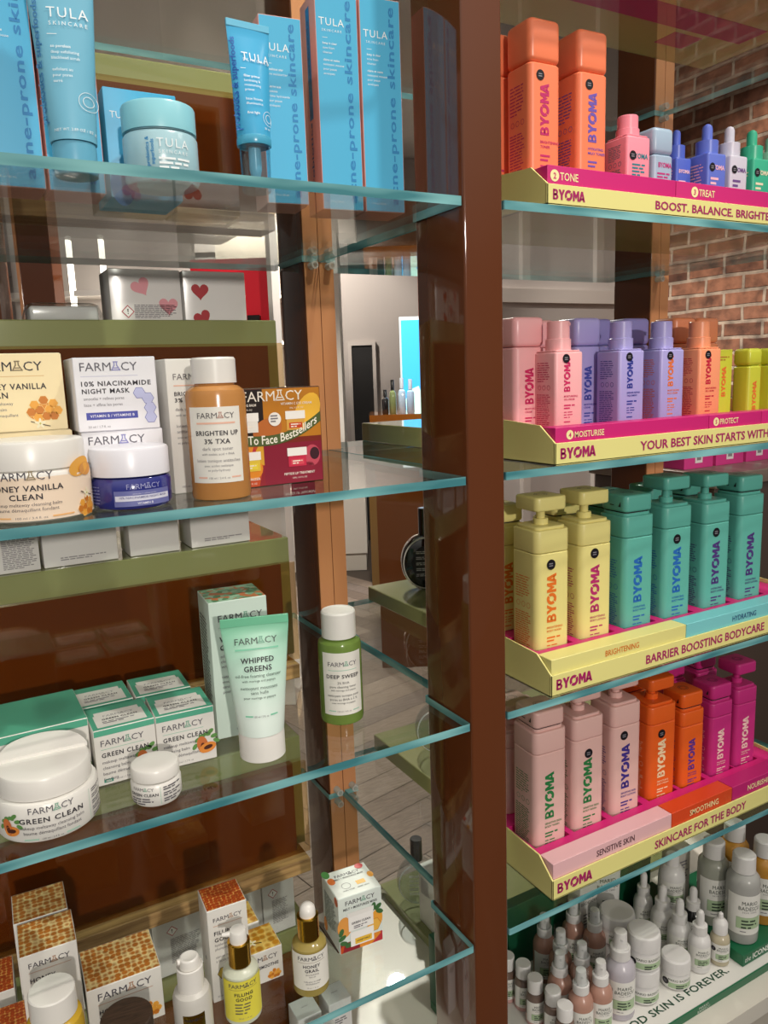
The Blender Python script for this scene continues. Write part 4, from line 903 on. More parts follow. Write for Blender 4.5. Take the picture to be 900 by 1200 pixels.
def dropper(name, label, px, py, wpx, ptop, z, liquid, label_col, art, lab=(.1, .62), pump=False, collar=GOLD, bulb=CAPWHITE, group=None, bodyk=.60, collk=.8):
    c, r, h = cyl_at(px, py, wpx, ptop, z); hb = h * bodyk; hc = h * collk
    t = thing(name, label, 'bottle', (c.x, c.y, z), face_cam(c, 4), group)
    m = MB(); m.lathe([(r * .88, 0), (r * .98, .0015), (r, .004), (r, hb - .014), (r * .93, hb - .006), (r * .72, hb - .0015), (r * .5, hb), (r * .5, hb + .004)], liquid, 40); m.build('body', t)
    if art:
        m = MB(); p = Print(m, f_cyl(r)); p.rect(-r * 1.25, h * lab[0], r * 1.25, h * lab[1], label_col, .0003, 22); art(Print(m, lambda u, v, l: f_cyl(r)(u, v + h * lab[0], l + .0003)), h * (lab[1] - lab[0]), r); m.build('paper_label', t)
    m = MB(); m.lathe([(r * .60, hb + .001), (r * .60, hc), (r * .55, hc + .0006)], collar, 36); m.build('collar', t)
    m = MB()
    if pump:
        m.lathe([(r * .46, hc), (r * .46, h - .003), (r * .42, h - .0008), (r * .3, h)], bulb, 30); m.tube((-r * .2, 0, h - .005), (-r * .85, 0, h - .0035), .0036, bulb, 12, .0024); m.build('pump_head', t)
    else:
        m.lathe([(r * .44, hc), (r * .44, h - r * .45), (r * .40, h - r * .22), (r * .26, h - r * .06), (r * .08, h)], bulb, 30); m.build('rubber_bulb', t)
    return t
def fg_art(p, H, r):
    p.farm(0, H * .84, r * 1.55, M('#4A4650')); p.rect(-r * .8, H * .79, r * .8, H * .80, M('#9A8A4A')); p.text('FILLING', 0, H * .64, H * .08, INK, .02, 'C', 1.1); p.text('GOOD', 0, H * .52, H * .08, INK, .02, 'C', 1.1); p.micro(-r * .5, H * .42, r, 4, H * .075, M('#6A6450'), seed=3, fill=.4); p.text('30 ml / 1 fl. oz', 0, H * .07, H * .035, GREY)
dropper('serum_bottle', 'frosted serum bottle with a gold neck, white pump and yellow label', 287, 1203, 43, 1088, L4, M('#C6CBB8', .3), M('#E2D64A', .5), fg_art, (.06, .53), True, bodyk=.60, collk=.86)
def grail_art(p, H, r):
    p.farm(0, H * .82, r * 1.5, M('#4A4650')); p.rect(-r * .8, H * .76, r * .8, H * .77, M('#9A8A7A')); p.text('HONEY', 0, H * .62, H * .085, INK, .02, 'C', 1.1); p.text('GRAIL', 0, H * .50, H * .085, INK, .02, 'C', 1.1)
    for i, s in enumerate(('ultra-hydrating', 'face oil', '', "huile pour le visage", 'ultrahydratante')): p.text(s, 0, H * (.42 - i * .065), H * .04, M('#57525A')) if s else None
    p.text('30 ml / 1 fl. oz', 0, H * .05, H * .035, GREY)
dropper('face_oil_bottle', 'golden face oil dropper bottle with a gold collar and white rubber bulb', 366, 1170, 42, 1058, L4, tint_glass('pale_oil', '#B5A25A', .7), LABEL, grail_art, (.10, .53), False, bodyk=.60, collk=.86)
def white_pump():
    c, r, h = cyl_at(231, 1232, 44, 1120, L4); t = thing('serum_bottle', 'frosted bottle with a white pump collar and gold label at the bottom edge', 'bottle', (c.x, c.y, L4), face_cam(c))
    m = MB(); m.lathe([(r * .9, 0), (r, .003), (r, h * .54), (r * .9, h * .60), (r * .7, h * .63)], M('#C5C2BB', .35), 40); m.build('body', t)
    m = MB(); Print(m, f_cyl(r)).rect(-.012, h * .1, .012, h * .44, GOLD, .0003, 14); Print(m, f_cyl(r + .0002)).farm(0, h * .37, .02, INK); m.build('paper_label', t)
    m = MB(); m.lathe([(r * .68, h * .60), (r * .68, h * .89), (r * .63, h * .90), (r * .60, h * .88)], CAPWHITE, 36); m.build('collar', t)
    m = MB(); m.lathe([(r * .52, h * .86), (r * .52, h * .965), (r * .48, h * .99), (r * .40, h), (r * .2, h - .001)], CAPWHITE, 36); m.tube((-.004, 0, h * .955), (-r * .62, -.002, h * .965), .004, CAPWHITE, 12, .003); m.build('pump_head', t)
white_pump()
# little white cartons on the pale base, seen through the lowest glass shelf
for i, (px, py, lab) in enumerate(((357, 1180, 'left of the two rear white cartons lying under the lowest glass shelf'), (392, 1163, 'right of the two rear white cartons lying under the lowest glass shelf'), (378, 1203, 'front white carton of the little group under the lowest glass shelf'))):
    p_ = on_z(px, py, DECK + .11)
    def a(f, l, t, i=i): t.text('serum', 0, 0, .003, GREY); f.micro(-.01, .08, .02, 3, .004, GREY, seed=i)
    carton('serum_box', lab, 'box', (p_.x, p_.y, DECK), 0, .037, .038, .11, M('#DAD9DA', .45), None, None, 'white cartons under the lowest glass shelf', a)
# perfumes on the olive plinths beyond the front post
def oval_perfume(x, y, z, R, D, body, edge, capm, label, rz=0, cap_h=.045):
    t = thing('perfume_bottle', label, 'perfume', (x, y, z), rz)
    m = MB(); n = 44; rings = []
    for yy, k in ((-D / 2, .80), (-D / 2 + .004, .95), (-D * .2, 1.0), (D * .2, 1.0), (D / 2 - .004, .95), (D / 2, .80)):
        rings.append([(R * .86 * k * sin(2 * pi * j / n), yy, R + R * k * cos(2 * pi * j / n)) for j in range(n)])
    m.loft(rings, body); m.build('body', t)
    m = MB(); p = Print(m, lambda u, v, l: (u, -D / 2 - l, v))
    for i in range(n):
        a0, a1 = 2 * pi * i / n, 2 * pi * (i + 1) / n; s = .0016
        m.quad((R * .80 * sin(a0), -D / 2 + .001, R + R * .92 * cos(a0)), (R * .80 * sin(a1), -D / 2 + .001, R + R * .92 * cos(a1)), (R * .76 * sin(a1), -D / 2 - .0008, R + R * .87 * cos(a1)), (R * .76 * sin(a0), -D / 2 - .0008, R + R * .87 * cos(a0)), edge)
    p.ell(0, R, R * .5, R * .62, M('#20222A', .3), .0006) if body is not SMOKE else None
    for i in range(5): p.micro(-R * .35, R * (1.4 - i * .2), R * .7, 2, .003, M('#B8B8BC', .4), seed=60 + i, lift=.0012)
    m.build('oval_label', t)
    m = MB(); m.lathe([(.0115, R * 1.96), (.0115, R * 2 + cap_h), (.0105, R * 2 + cap_h + .001)], capm, 30); m.build('cap', t)
BLK = M('#08080A', .05, coat=1)
oval_perfume(.225, .455, L3 + .0265, .052, .036, BLK, M('#D8D4CC', .2), BLK, 'round black perfume bottle with pale engraving on the olive plinth beyond the front post', radians(-28))
oval_perfume(.212, .412, L4 + .0305, .045, .036, SMOKE, M('#E8ECEC', .1), M('#1A1C20', .2), 'clear oval perfume bottle on the olive plinth beyond the front post', radians(-28), .02)
oval_perfume(.185, .452, DECK + .018, .045, .034, SMOKE, M('#C8CCCC', .1), M('#16181C', .2), 'clear oval perfume bottle with a black cap behind the white perfume box', radians(-28), .04)
carton('perfume_box', 'white perfume box on the low olive plinth at the base, beside the front post', 'box', (.185, .378, DECK + .018), 0, .05, .05, .115, M('#DEDCD6', .45), None, None, None, lambda f, l, t: l.micro(-.018, .09, .03, 8, .004, GREY, seed=3))

# ================================================================ RIGHT BAY: trays and bottles
YEL, TRAYPINK = M('#E2DA8A', .5), M('#CC2274', .4)
DKMAG = M('#A3195F', .5); CREAMINK = M('#F6EDB0', .5)
def by_logo(p, u, v, h, m, align='L', w=None, gap=None):
    """five heavy capitals: B and Y, a broken ring for the O, M and A"""
    w = w or h * 4.3; k = w / 4.36; g = w * .03
    def put(x, wd, pts): p.poly([(u + (x + a * wd) * k, v + b * h) for a, b in pts], m)
    put(0, .72, [(0, 0), (.30, 0), (.30, 1), (0, 1)])
    for y0, y1, wd in ((0, .56, 1.0), (.44, 1, .92)):
        n = 9; o = []; q = []; cy = (y0 + y1) / 2; r = (y1 - y0) / 2
        for i in range(n):
            t = -pi / 2 + pi * i / (n - 1); o.append((.55 * wd + .45 * wd * cos(t), cy + r * sin(t))); q.append((.50 * wd + .18 * wd * cos(t), cy + r * .36 * sin(t)))
        o = [(.2, y0)] + o + [(.2, y1)]; q = [(.2, cy - r * .36)] + q + [(.2, cy + r * .36)]
        for i in range(len(o) - 1): put(0, .72, [o[i], o[i + 1], q[i + 1], q[i]])
    put(.74, .86, [(.35, 0), (.65, 0), (.65, .42), (1, 1), (.67, 1), (.5, .68), (.33, 1), (0, 1), (.35, .42)])
    cx = u + 2.10 * k; n = 28; ri, ro = .24 * h, .52 * h
    for i in range(n):
        t0, t1 = 2 * pi * i / n, 2 * pi * (i + 1) / n; d = ((t0 + pi / n) - pi / 4) % pi
        if d < .20 or d > pi - .20: continue
        p.poly([(cx + ro * k / h * h * cos(t0) * 1.0, v + h / 2 + ro * sin(t0)), (cx + ro * cos(t1), v + h / 2 + ro * sin(t1)), (cx + ri * cos(t1), v + h / 2 + ri * sin(t1)), (cx + ri * cos(t0), v + h / 2 + ri * sin(t0))] if False else
               [(cx + q * k * cos(t), v + h / 2 + q * h * sin(t)) for q, t in ((.52, t0), (.52, t1), (.24, t1), (.24, t0))], m)
    put(2.68, .86, [(0, 0), (0, 1), (.28, 1), (.5, .60), (.72, 1), (1, 1), (1, 0), (.71, 0), (.71, .50), (.5, .16), (.29, .50), (.29, 0)])
    put(3.50, .86, [(0, 0), (.35, 1), (.5, 1), (.5, .60), (.30, 0)]); put(3.50, .86, [(1, 0), (.65, 1), (.5, 1), (.5, .60), (.70, 0)]); put(3.50, .86, [(.25, .16), (.75, .16), (.70, .36), (.30, .36)])
def tray(z, x0, x1, y0, y1, lip, bh, heads, title, label, ins, holes, back=.062):
    """display tray: yellow carton sides and lip, coloured heading blocks, pink insert with cut-outs"""
    t = thing('display_tray', label, 'tray', (0, 0, z), 0)
    m = MB(); th = .0022
    for xa, xb in ((x0, x0 + th), (x1 - th, x1)):      # side walls rising behind the lip
        pr = [(y0, 0), (y0, lip), (y0 + .028, bh + .002), (y1, back), (y1, 0)]
        n = len(pr); v = [(xa, y, q) for y, q in pr] + [(xb, y, q) for y, q in pr]
        m.add(v, [tuple(range(n)), tuple(range(n, 2 * n))[::-1]] + [(i, n + i, n + (i + 1) % n, (i + 1) % n) for i in range(n)], YEL)
    m.box(x0, x1, y0, y0 + th, 0, lip, YEL, .0005); m.box(x0, x1, y1 - th, y1, 0, back, YEL, .0005); m.box(x0, x1, y0, y1, 0, .0016, YEL)
    p = Print(m, lambda u, v, l: (u, y0 - l, v))
    by_logo(p, x0 + .009, lip * .26, lip * .50, DKMAG)
    s, u0, w = title; p.text(s, u0, lip * .28, lip * .44, DKMAG, .022, 'L', width=w, sx=.9)
    m.build('tray_body', t)
    for xa, xb, hx, word, u, ink, num in heads:
        m = MB(); hm = M(hx, .4); yb = y0 + .030
        m.box(xa + .0003, xb - .0003, y0 + .0028, yb, .002, bh, hm, .0006)
        q = Print(m, lambda u, v, l: (u, y0 + .0028 - l, v)); hh = (bh - lip) * .42; vv = lip + (bh - lip) * .26; ink = M(ink, .5)
        if num: q.ell(u - .008, vv + hh / 2, hh * .75, hh * .75, ink); q.text(num, u - .008, vv + hh * .12, hh * .75, hm, .02, 'C', lift=.0006)
        if word: q.text(word, u, vv, hh, ink, .01, 'L', sx=.85)
        m.build('heading_block', t)
    m = MB(); ya, yb_ = y0 + .030, y1 - .003; zi = ins; xs = sorted(holes); cur = x0 + th + .0003; xe = x1 - th - .0003
    hy0 = min([h[1] for h in holes], default=ya) ; hy1 = max([h[3] for h in holes], default=ya)
    def top(xa, xb, y_a, y_b): m.quad((xa, y_a, zi), (xb, y_a, zi), (xb, y_b, zi), (xa, y_b, zi), TRAYPINK)
    if holes:
        top(cur, xe, ya, hy0); top(cur, xe, hy1, yb_)
        for a, b, c2, d in xs:
            top(cur, a, hy0, hy1); top(a, c2, hy0, b) if b > hy0 else None; top(a, c2, d, hy1) if d < hy1 else None; cur = c2
            zz = zi - .014
            for P in (((a, b), (c2, b)), ((c2, b), (c2, d)), ((c2, d), (a, d)), ((a, d), (a, b))): m.quad((*P[0], zi), (*P[1], zi), (*P[1], zz), (*P[0], zz), TRAYPINK)
            m.quad((a, b, zz), (c2, b, zz), (c2, d, zz), (a, d, zz), TRAYPINK)
        top(cur, xe, hy0, hy1)
    else: top(cur, xe, ya, yb_)
    x_l, x_r = x0 + th + .0003, xe
    for P in (((x_l, ya), (x_r, ya)), ((x_r, ya), (x_r, yb_)), ((x_r, yb_), (x_l, yb_)), ((x_l, yb_), (x_l, ya))): m.quad((*P[0], .002), (*P[1], .002), (*P[1], zi), (*P[0], zi), TRAYPINK)
    m.build('insert', t)
    return t

def byoma_print(mb, w, h, ink, words, logo_v=(.20, .56), logo_u=.1, lh=.3, sidetext=True, st=None, lines=True, yoff=0):
    f = Print(mb, f_front(w, w)); im = M(ink, .5); L = (logo_v[1] - logo_v[0]) * h; u = logo_u * w; v0 = logo_v[0] * h
    rotf = Print(mb, lambda a, b, l: f_front(w, w)(u - b, v0 + a, l)); 
    if logo_v[0] > 1: lines = False
    else: by_logo(rotf, 0, -lh * w / 2, lh * w, im, w=L)
    if lines:
        ul = u - lh * w / 2
        for i, s in enumerate(words): f.text(s, ul, v0 - h * (.05 + .028 * i), h * .017, im, .015, 'L')
        v = v0 - h * (.05 + .028 * len(words)); f.micro(ul, v - h * .025, w * .42, 2, h * .026, im, seed=len(words)); f.micro(ul, v - h * .085, w * .36, 3, h * .024, im, fill=.35, seed=5); f.micro(ul, v - h * .175 if v > h * .2 else h * .02, w * .38, 1, h * .022, im, seed=7)
    if sidetext:
        l = Print(mb, f_left(w, w)); a = -.012 if w > .045 else -.32 * w; k = h / .165
        l.micro(-w * .30, h * .62, w * .56, 9, .0034 * k, im, 'L', .35, .5, 3); [l.ring(-w * .2 + i * w * .2, h * .40, w * .07, .0006, im, 12) for i in range(3)]; l.micro(-w * .32, h * .33, w * .60, 18, .0030 * k, im, 'L', .4, .8, 4)
    if st: sticker(f, u + st[0] * w, st[1] * h, w * .125)

def byoma(kind, label, cat, x, y, z, w, h, hx, ink, words=(), yaw=-4, st=None, group=None, side=True, logo_v=None, name=None, r=None, caphx=None, split=.74):
    """rounded-square bottle; x, y = its front left corner. kind: pump, flip, cap, airless, drop"""
    R_ = Matrix.Rotation(radians(yaw), 3, 'Z'); c = Vector((x, y, z)) + R_ @ Vector((w / 2, w / 2, 0))
    t = thing(name or {'pump': 'pump_bottle', 'flip': 'flip_top_bottle', 'cap': 'toner_bottle', 'airless': 'cream_pump_bottle', 'drop': 'serum_dropper'}[kind], label, 'bottle', c, radians(yaw), group)
    bm = M(hx, .38); cm = M(caphx or hx, .32); r = r or w * .17; m = MB()
    if kind in ('pump', 'flip'):
        hs = h * .82
        m.rbox(0, 0, 0, w, w, hs, r, .0012, bm, 5); sh = MB(); sh.rbox(0, 0, hs + .0004, w, w, h - hs - .0004, r, .0022, bm, 5); sh.rbox(0, 0, h - .0005, w * .86, w * .86, .0045, r * .8, .001, bm, 5); sh.build('shoulder', t)
        byoma_print(m, w, h, ink, words, logo_v or (.27, .66), -.06, .27, side, st); m.build('body', t); zt = h + .004
        if kind == 'pump':
            m = MB(); m.lathe([(w * .18, zt), (w * .18, zt + .007), (w * .165, zt + .008)], cm, 28); m.build('collar', t)
            m = MB(); m.lathe([(w * .105, zt + .008), (w * .105, zt + .021)], cm, 24); m.build('stem', t)
            m = MB(); m.rbox(0, 0, zt + .0205, w * .90, w * .90, .019, r * .8, .003, cm, 5); m.rbox(w * .50, 0, zt + .030, w * .16, w * .22, .006, .002, .001, cm, 3); m.box(w * .575, w * .582, -w * .05, w * .05, zt + .0315, zt + .0345, M('#6A5A50', .6))
            q = Print(m, f_top(zt + .0395)); [q.ring(0, 0, w * k, .0007, M('#4A3038', .5), 24) for k in (.16, .11)]; m.build('pump_head', t)
        else:
            m = MB(); m.rbox(0, 0, zt + .0016, w * .92, w * .92, .024, r * .85, .0035, cm, 5); m.rbox(w * .48, 0, zt + .014, w * .14, w * .2, .006, .002, .001, cm, 3)
            m.rbox(0, 0, zt - .001, w * .80, w * .80, .003, r * .6, .0005, M('#1E1A1C', .6), 4)
            q = Print(m, f_top(zt + .0256)); [q.ring(0, 0, w * k, .0007, M('#4A3038', .5), 24) for k in (.16, .11)]
            l = Print(m, f_left(w * .92, w * .92)); l.poly([(.2 * w, zt + .009), (.28 * w, zt + .009), (.28 * w, zt + .017)], STICK); l.micro(-.1 * w, zt + .010, w * .24, 1, .0026, STICK, seed=2); m.build('flip_cap', t)
    elif kind == 'cap':
        hs = h * split; m.rbox(0, 0, 0, w, w, hs, r, .002, bm, 5); byoma_print(m, w, h, ink, words, logo_v or (.22, .56), -.04, .28, side, st); m.build('body', t)
        m = MB(); m.rbox(0, 0, hs + .0005, w, w, h - hs, r, .006, cm, 5); m.build('cap', t)
    elif kind == 'airless':
        hs = h * .72; m.rbox(0, 0, 0, w, w, hs, w * .10, .0025, bm, 4); byoma_print(m, w, h, ink, words, logo_v or (.30, .58), -.09, .22, side, st); m.build('body', t)
        m = MB(); m.rbox(0, 0, hs + .0002, w * .90, w * .90, .002, w * .09, .0006, bm, 4); m.lathe([(w * .36, hs + .001), (w * .36, hs + h * .115), (w * .34, hs + h * .12)], cm, 32); m.build('collar', t)
        m = MB(); m.lathe([(w * .32, hs + h * .12), (w * .32, h - .001), (w * .30, h)], cm, 32); m.rbox(w * .30, 0, h - .006, w * .22, w * .14, .005, .0015, .001, cm, 3); m.build('pump_head', t)
    elif kind == 'drop':
        hs = h * .62; m.rbox(0, 0, 0, w, w, hs, w * .10, .003, bm, 4); f = Print(m, f_front(w, w)); im = M(ink, .5)
        f.text('BYOMA', w * .02, hs * .68, w * .16, im, .03, 'C', width=w * .72); f.micro(-w * .34, hs * .48, w * .5, 2, hs * .09, im, seed=1); f.micro(-w * .34, hs * .22, w * .5, 3, hs * .07, im, seed=2, fill=.35)
        if side: Print(m, f_left(w, w)).micro(-w * .34, hs * .78, w * .66, 12, hs * .06, im, seed=3, fill=.4)
        if st: sticker(f, st[0] * w, st[1] * hs, w * .15)
        m.build('body', t)
        m = MB(); m.lathe([(w * .40, hs), (w * .40, hs + h * .165), (w * .38, hs + h * .17)], cm, 30); m.build('collar', t)
        m = MB(); m.lathe([(w * .19, hs + h * .165), (w * .185, h - w * .16), (w * .15, h - w * .06), (w * .06, h)], cm, 24); m.build('rubber_bulb', t)
    return t

TY1 = .245
# --- fourth shelf: pale pink, orange, magenta
Zt = L4 + .0002; ins = .050
P_, O_, G_ = '#DFB5AE', '#E4611E', '#C22D7C'
row4 = [('flip', .150, .0625, .0565, .168, P_, '#1F7A3E', ('SENSITIVE SKIN', 'BODY WASH'), None, 'pale pink flip-top bottle at the left end of the front row on the lowest tray'),
        ('pump', .2235, .064, .0565, .168, P_, '#1F7A3E', ('SENSITIVE SKIN', 'BODY WASH'), (.02, .70), 'pale pink pump bottle with green lettering, second in the front row of the lowest tray'),
        ('pump', .2985, .063, .0565, .170, P_, '#3A2A88', ('SENSITIVE SKIN', 'BODY LOTION'), (-.06, .74), 'pale pink pump bottle with violet lettering, next to the orange pump bottle'),
        ('pump', .377, .0635, .0565, .149, O_, '#F0D9B0', ('SMOOTHING', 'BODY POLISH'), (-.02, .72), 'orange pump bottle with cream lettering, front row'),
        ('flip', .4475, .062, .050, .124, O_, '#5A2F8A', ('SMOOTHING', 'BODY WASH'), None, 'small orange flip-top bottle with violet lettering, front row'),
        ('flip', .516, .061, .050, .122, G_, '#EFC7C0', ('NOURISHING', 'BODY WASH'), None, 'magenta flip-top bottle beside the small orange one, front row'),
        ('pump', .576, .060, .050, .132, G_, '#EFC7C0', ('NOURISHING', 'BODY OIL'), None, 'magenta pump bottle at the right end of the lowest tray')]
tray(Zt, .1375, .668, .0118, TY1, .0297, .052, [(.141, .373, '#E3B4B8', 'SENSITIVE SKIN', .221, '#4A2A34', None), (.3735, .511, '#D2461E', 'SMOOTHING', .413, '#F2E2A8', None), (.5115, .665, '#B4206A', 'NOURISHING', .549, '#F2E2A8', None)],
     ('SKINCARE FOR THE BODY', .335, .208), 'yellow display tray of pale pink, orange and magenta bottles', ins, [(x - .003, y - .0045, x + w + .0045, y + w + .001) for k, x, y, w, *r in row4])
for k, x, y, w, h, hx, ink, words, st, lab in row4: byoma(k, lab, 'bottle', x, y, Zt + ins - .012, w, h + .012, hx, ink, words, -4, st, 'bottles on the lowest tray')
for k, x, w, h, hx, lab in (('pump', .165, .0565, .15, P_, 'pale pink pump bottle in the back row, half hidden by the brown post'), ('flip', .405, .0565, .150, O_, 'orange bottle in the back row, behind the orange pump bottle'), ('flip', .505, .05, .152, G_, 'magenta flip-top bottle in the back row, left one'), ('flip', .585, .05, .152, G_, 'magenta flip-top bottle in the back row, right one')):
    byoma(k, lab, 'bottle', x, .145, Zt + ins, w, h - .02, hx, '#EFC7C0', (), -4, None, 'bottles on the lowest tray', False)
# --- third shelf: yellow and teal
Zt = L3 + .0002; ins = .047
Y_, T_ = '#E4D88A', '#5FB0A2'
row3 = [('pump', .1425, .0505, .0565, .160, Y_, '#E0701E', ('BRIGHTENING', 'BODY WASH'), (-.02, .73), 'pale yellow pump bottle with orange lettering at the left end of the front row'),
        ('pump', .220, .0505, .0565, .160, Y_, '#B22468', ('BRIGHTENING', 'BODY LOTION'), (-.02, .755), 'pale yellow pump bottle with magenta lettering, front row'),
        ('flip', .302, .050, .0565, .160, T_, '#1F64B4', ('HYDRATING', 'BODY WASH'), None, 'teal flip-top bottle with blue lettering next to the yellow ones'),
        ('pump', .381, .049, .0565, .164, T_, '#1F64B4', ('HYDRATING', 'BODY WASH'), (-.02, .73), 'teal pump bottle with blue lettering and a black round sticker'),
        ('pump', .467, .049, .0565, .160, T_, '#4A2F78', ('HYDRATING', 'BODY LOTION'), (-.02, .74), 'teal pump bottle with violet lettering and a black round sticker'),
        ('flip', .548, .049, .0565, .164, T_, '#4A2F78', ('HYDRATING', 'BODY LOTION'), None, 'teal flip-top bottle with violet lettering at the right end of the tray')]
tray(Zt, .127, .668, .004, TY1, .0288, .0485, [(.130, .381, '#E2DA8A', 'BRIGHTENING', .224, '#D8761E', None), (.3815, .665, '#78C4C8', 'HYDRATING', .482, '#234A7A', None)],
     ('BARRIER BOOSTING BODYCARE', .298, .256), 'yellow display tray of pale yellow and teal pump bottles', ins, [(x - .003, y - .0045, x + w + .0045, y + w + .001) for k, x, y, w, *r in row3])
for k, x, y, w, h, hx, ink, words, st, lab in row3: byoma(k, lab, 'bottle', x, y, Zt + ins - .012, w, h + .012, hx, ink, words, -3, st, 'bottles on the yellow and teal tray')
for k, x, h, hx, lab in (('flip', .122, .152, Y_, 'yellow bottle in the back row, half hidden by the brown post'), ('flip', .232, .15, Y_, 'yellow flip-top bottle in the back row, between the two yellow pumps'), ('flip', .335, .15, T_, 'teal bottle in the back row, left one'), ('flip', .43, .15, T_, 'teal bottle in the back row, second from left'), ('flip', .515, .15, T_, 'teal bottle in the back row, third from left')):
    byoma(k, lab, 'bottle', x + .015, .135, Zt + ins, .0565, h, hx, '#E0701E' if hx == Y_ else '#1F64B4', (), -3, None, 'bottles on the yellow and teal tray', False)
# --- second shelf: pink, lavender, peach and lime
Zt = L2 + .0002; ins = .036
K_, V_, C_ = '#F0B0B2', '#A7A0D8', '#F49C72'
tray(Zt, .1335, .668, .0057, TY1, .0271, .0457, [(.1365, .415, '#CC2274', 'MOISTURISE', .168, '#F2E6A8', '4'), (.4155, .529, '#CC2274', 'PROTECT', .438, '#F2E6A8', '5'), (.5295, .665, '#CC2274', '', .55, '#F2E6A8', None)],
     ('YOUR BEST SKIN STARTS WITH BYOMA', .279, .335), 'yellow display tray of pink, lavender and peach cream pumps', ins, [])
GB_ = 'bottles on the pink, lavender and peach tray'
for x, hx, ink, words, st, lab in ((.178, K_, '#C8205E', ('MOISTURIZING', 'GEL-CREAM'), (-.04, .66), 'pink cream pump with crimson lettering, front row of the second tray'),
                                   (.2905, V_, '#2A3490', ('BARRIER REPAIR', 'TREATMENT'), (-.04, .66), 'lavender cream pump with navy lettering, front row'),
                                   (.370, V_, '#E0702E', ('MOISTURIZING', 'RICH CREAM'), (-.04, .66), 'lavender cream pump with orange lettering, front row'),
                                   (.449, C_, '#C4143A', ('MOISTURIZING', 'GEL-CREAM'), (-.04, .66), 'peach cream pump with red lettering, right of the lavender ones')):
    byoma('airless', lab, 'bottle', x, .055, Zt + ins, .046, .141, hx, ink, words, -2, st, GB_, True, (.36, .66))
for x, y, w, h, hx, ink, lab in ((.147, .098, .050, .148, K_, '#C8205E', 'tall pink refill bottle half hidden by the brown post'), (.262, .108, .047, .148, V_, '#3A46A0', 'violet refill bottle between the pink pump and the navy-lettered lavender pump'),
                                 (.215, .150, .047, .148, K_, '#C8205E', 'pink refill bottle in the back row behind the pink pump'), (.325, .150, .047, .150, '#8A84C0', '#3A46A0', 'violet refill bottle in the back row behind the navy-lettered pump'), (.385, .135, .050, .150, '#8A84C0', '#3A46A0', 'violet refill bottle in the back row between the two lavender pumps'),
                                 (.470, .118, .047, .150, '#E08A62', '#C4143A', 'peach refill bottle in the back row, left one'), (.523, .118, .047, .150, '#E08A62', '#C4143A', 'peach refill bottle in the back row, behind the peach pump')):
    byoma('cap', lab, 'bottle', x, y, Zt + ins, w, h, hx, ink, ('MOISTURIZING', 'CREAM'), -2, None, GB_, False, (.24, .56), name='refill_bottle')
LIME = '#C9CE3E'
for x, y, lab in ((.556, .052, 'left lime yellow sun stick bottle, right of the peach pump'), (.609, .052, 'right lime yellow sun stick bottle at the edge of the picture')):
    byoma('cap', lab, 'bottle', x, y, Zt + ins, .030, .100, LIME, '#E0702E', (), -2, None, GB_, False, (.08, .52), name='sunscreen_bottle')
for x, lab in ((.508, 'lime yellow carton behind the left lime bottle'), (.588, 'lime yellow carton behind the right lime bottle')):
    def a(f, l, t): q = Print(f.mb, lambda u, v, k: f.f(-v, .03 + u, k)); by_logo(q, 0, -.004, .009, M('#E0702E', .5), w=.045); f.micro(-.010, .088, .02, 2, .004, M('#B07A2E'))
    carton('sunscreen_box', lab, 'box', (x + .018, .085, Zt + ins), radians(-2), .034, .026, .100, M(LIME, .45), None, None, GB_, a)
# --- first shelf: coral toners, eye gel, dropper serums
Zt = L1 + .0002; ins = .034
tray(Zt, .116, .668, .001, TY1, .0228, .0436, [(.119, .330, '#CC2274', 'TONE', .138, '#F2E6A8', '2'), (.3305, .665, '#CC2274', 'TREAT', .373, '#F2E6A8', '3')],
     ('BOOST. BALANCE. BRIGHTEN.', .291, .240), 'yellow display tray of coral toners and dropper serums', ins, [])
GC_ = 'bottles on the coral and serum tray'; CO_ = '#EE8058'
byoma('cap', 'tall coral bottle with magenta lettering, left one of the two', 'bottle', .137, .055, Zt + ins, .0475, .187, CO_, '#B81E62', ('BRIGHTENING', 'TONER'), -1, (-.14, .665), GC_, True, (.31, .62), 'toner_bottle', .008)
byoma('cap', 'tall coral bottle with violet lettering, right one of the two', 'bottle', .2135, .055, Zt + ins, .0485, .187, CO_, '#6A50A8', ('HYDRATING', 'MILKY TONER'), -1, (-.12, .665), GC_, True, (.31, .62), 'toner_bottle', .008)
byoma('cap', 'coral bottle in the back row, a sliver beside the brown post', 'bottle', .106, .110, Zt + ins, .0485, .187, CO_, '#B81E62', (), -1, None, GC_, False, name='toner_bottle', r=.008)
byoma('airless', 'short pink eye gel pump with teal lettering, right of the coral bottles', 'bottle', .297, .055, Zt + ins, .042, .103, '#EE8E9E', '#2A7E8A', (), -1, None, GC_, True, (2, 2.1))
byoma('cap', 'pink bottle behind the short pink eye gel pump, left one', 'bottle', .318, .125, Zt + ins, .046, .085, '#E88496', '#2A7E8A', (), -1, None, GC_, False, (2, 2.1), 'refill_bottle')
byoma('cap', 'pink bottle behind the short pink eye gel pump, right one', 'bottle', .362, .108, Zt + ins, .040, .085, '#E88496', '#2A7E8A', (), -1, None, GC_, False, (2, 2.1), 'refill_bottle')
byoma('cap', 'pale grey-blue capped bottle between the pink pump and the blue droppers', 'bottle', .346, .055, Zt + ins, .037, .090, '#9DB4C8', '#B82E78', (), -1, None, GC_, False, (2, 2.1), 'cream_bottle', split=.62)
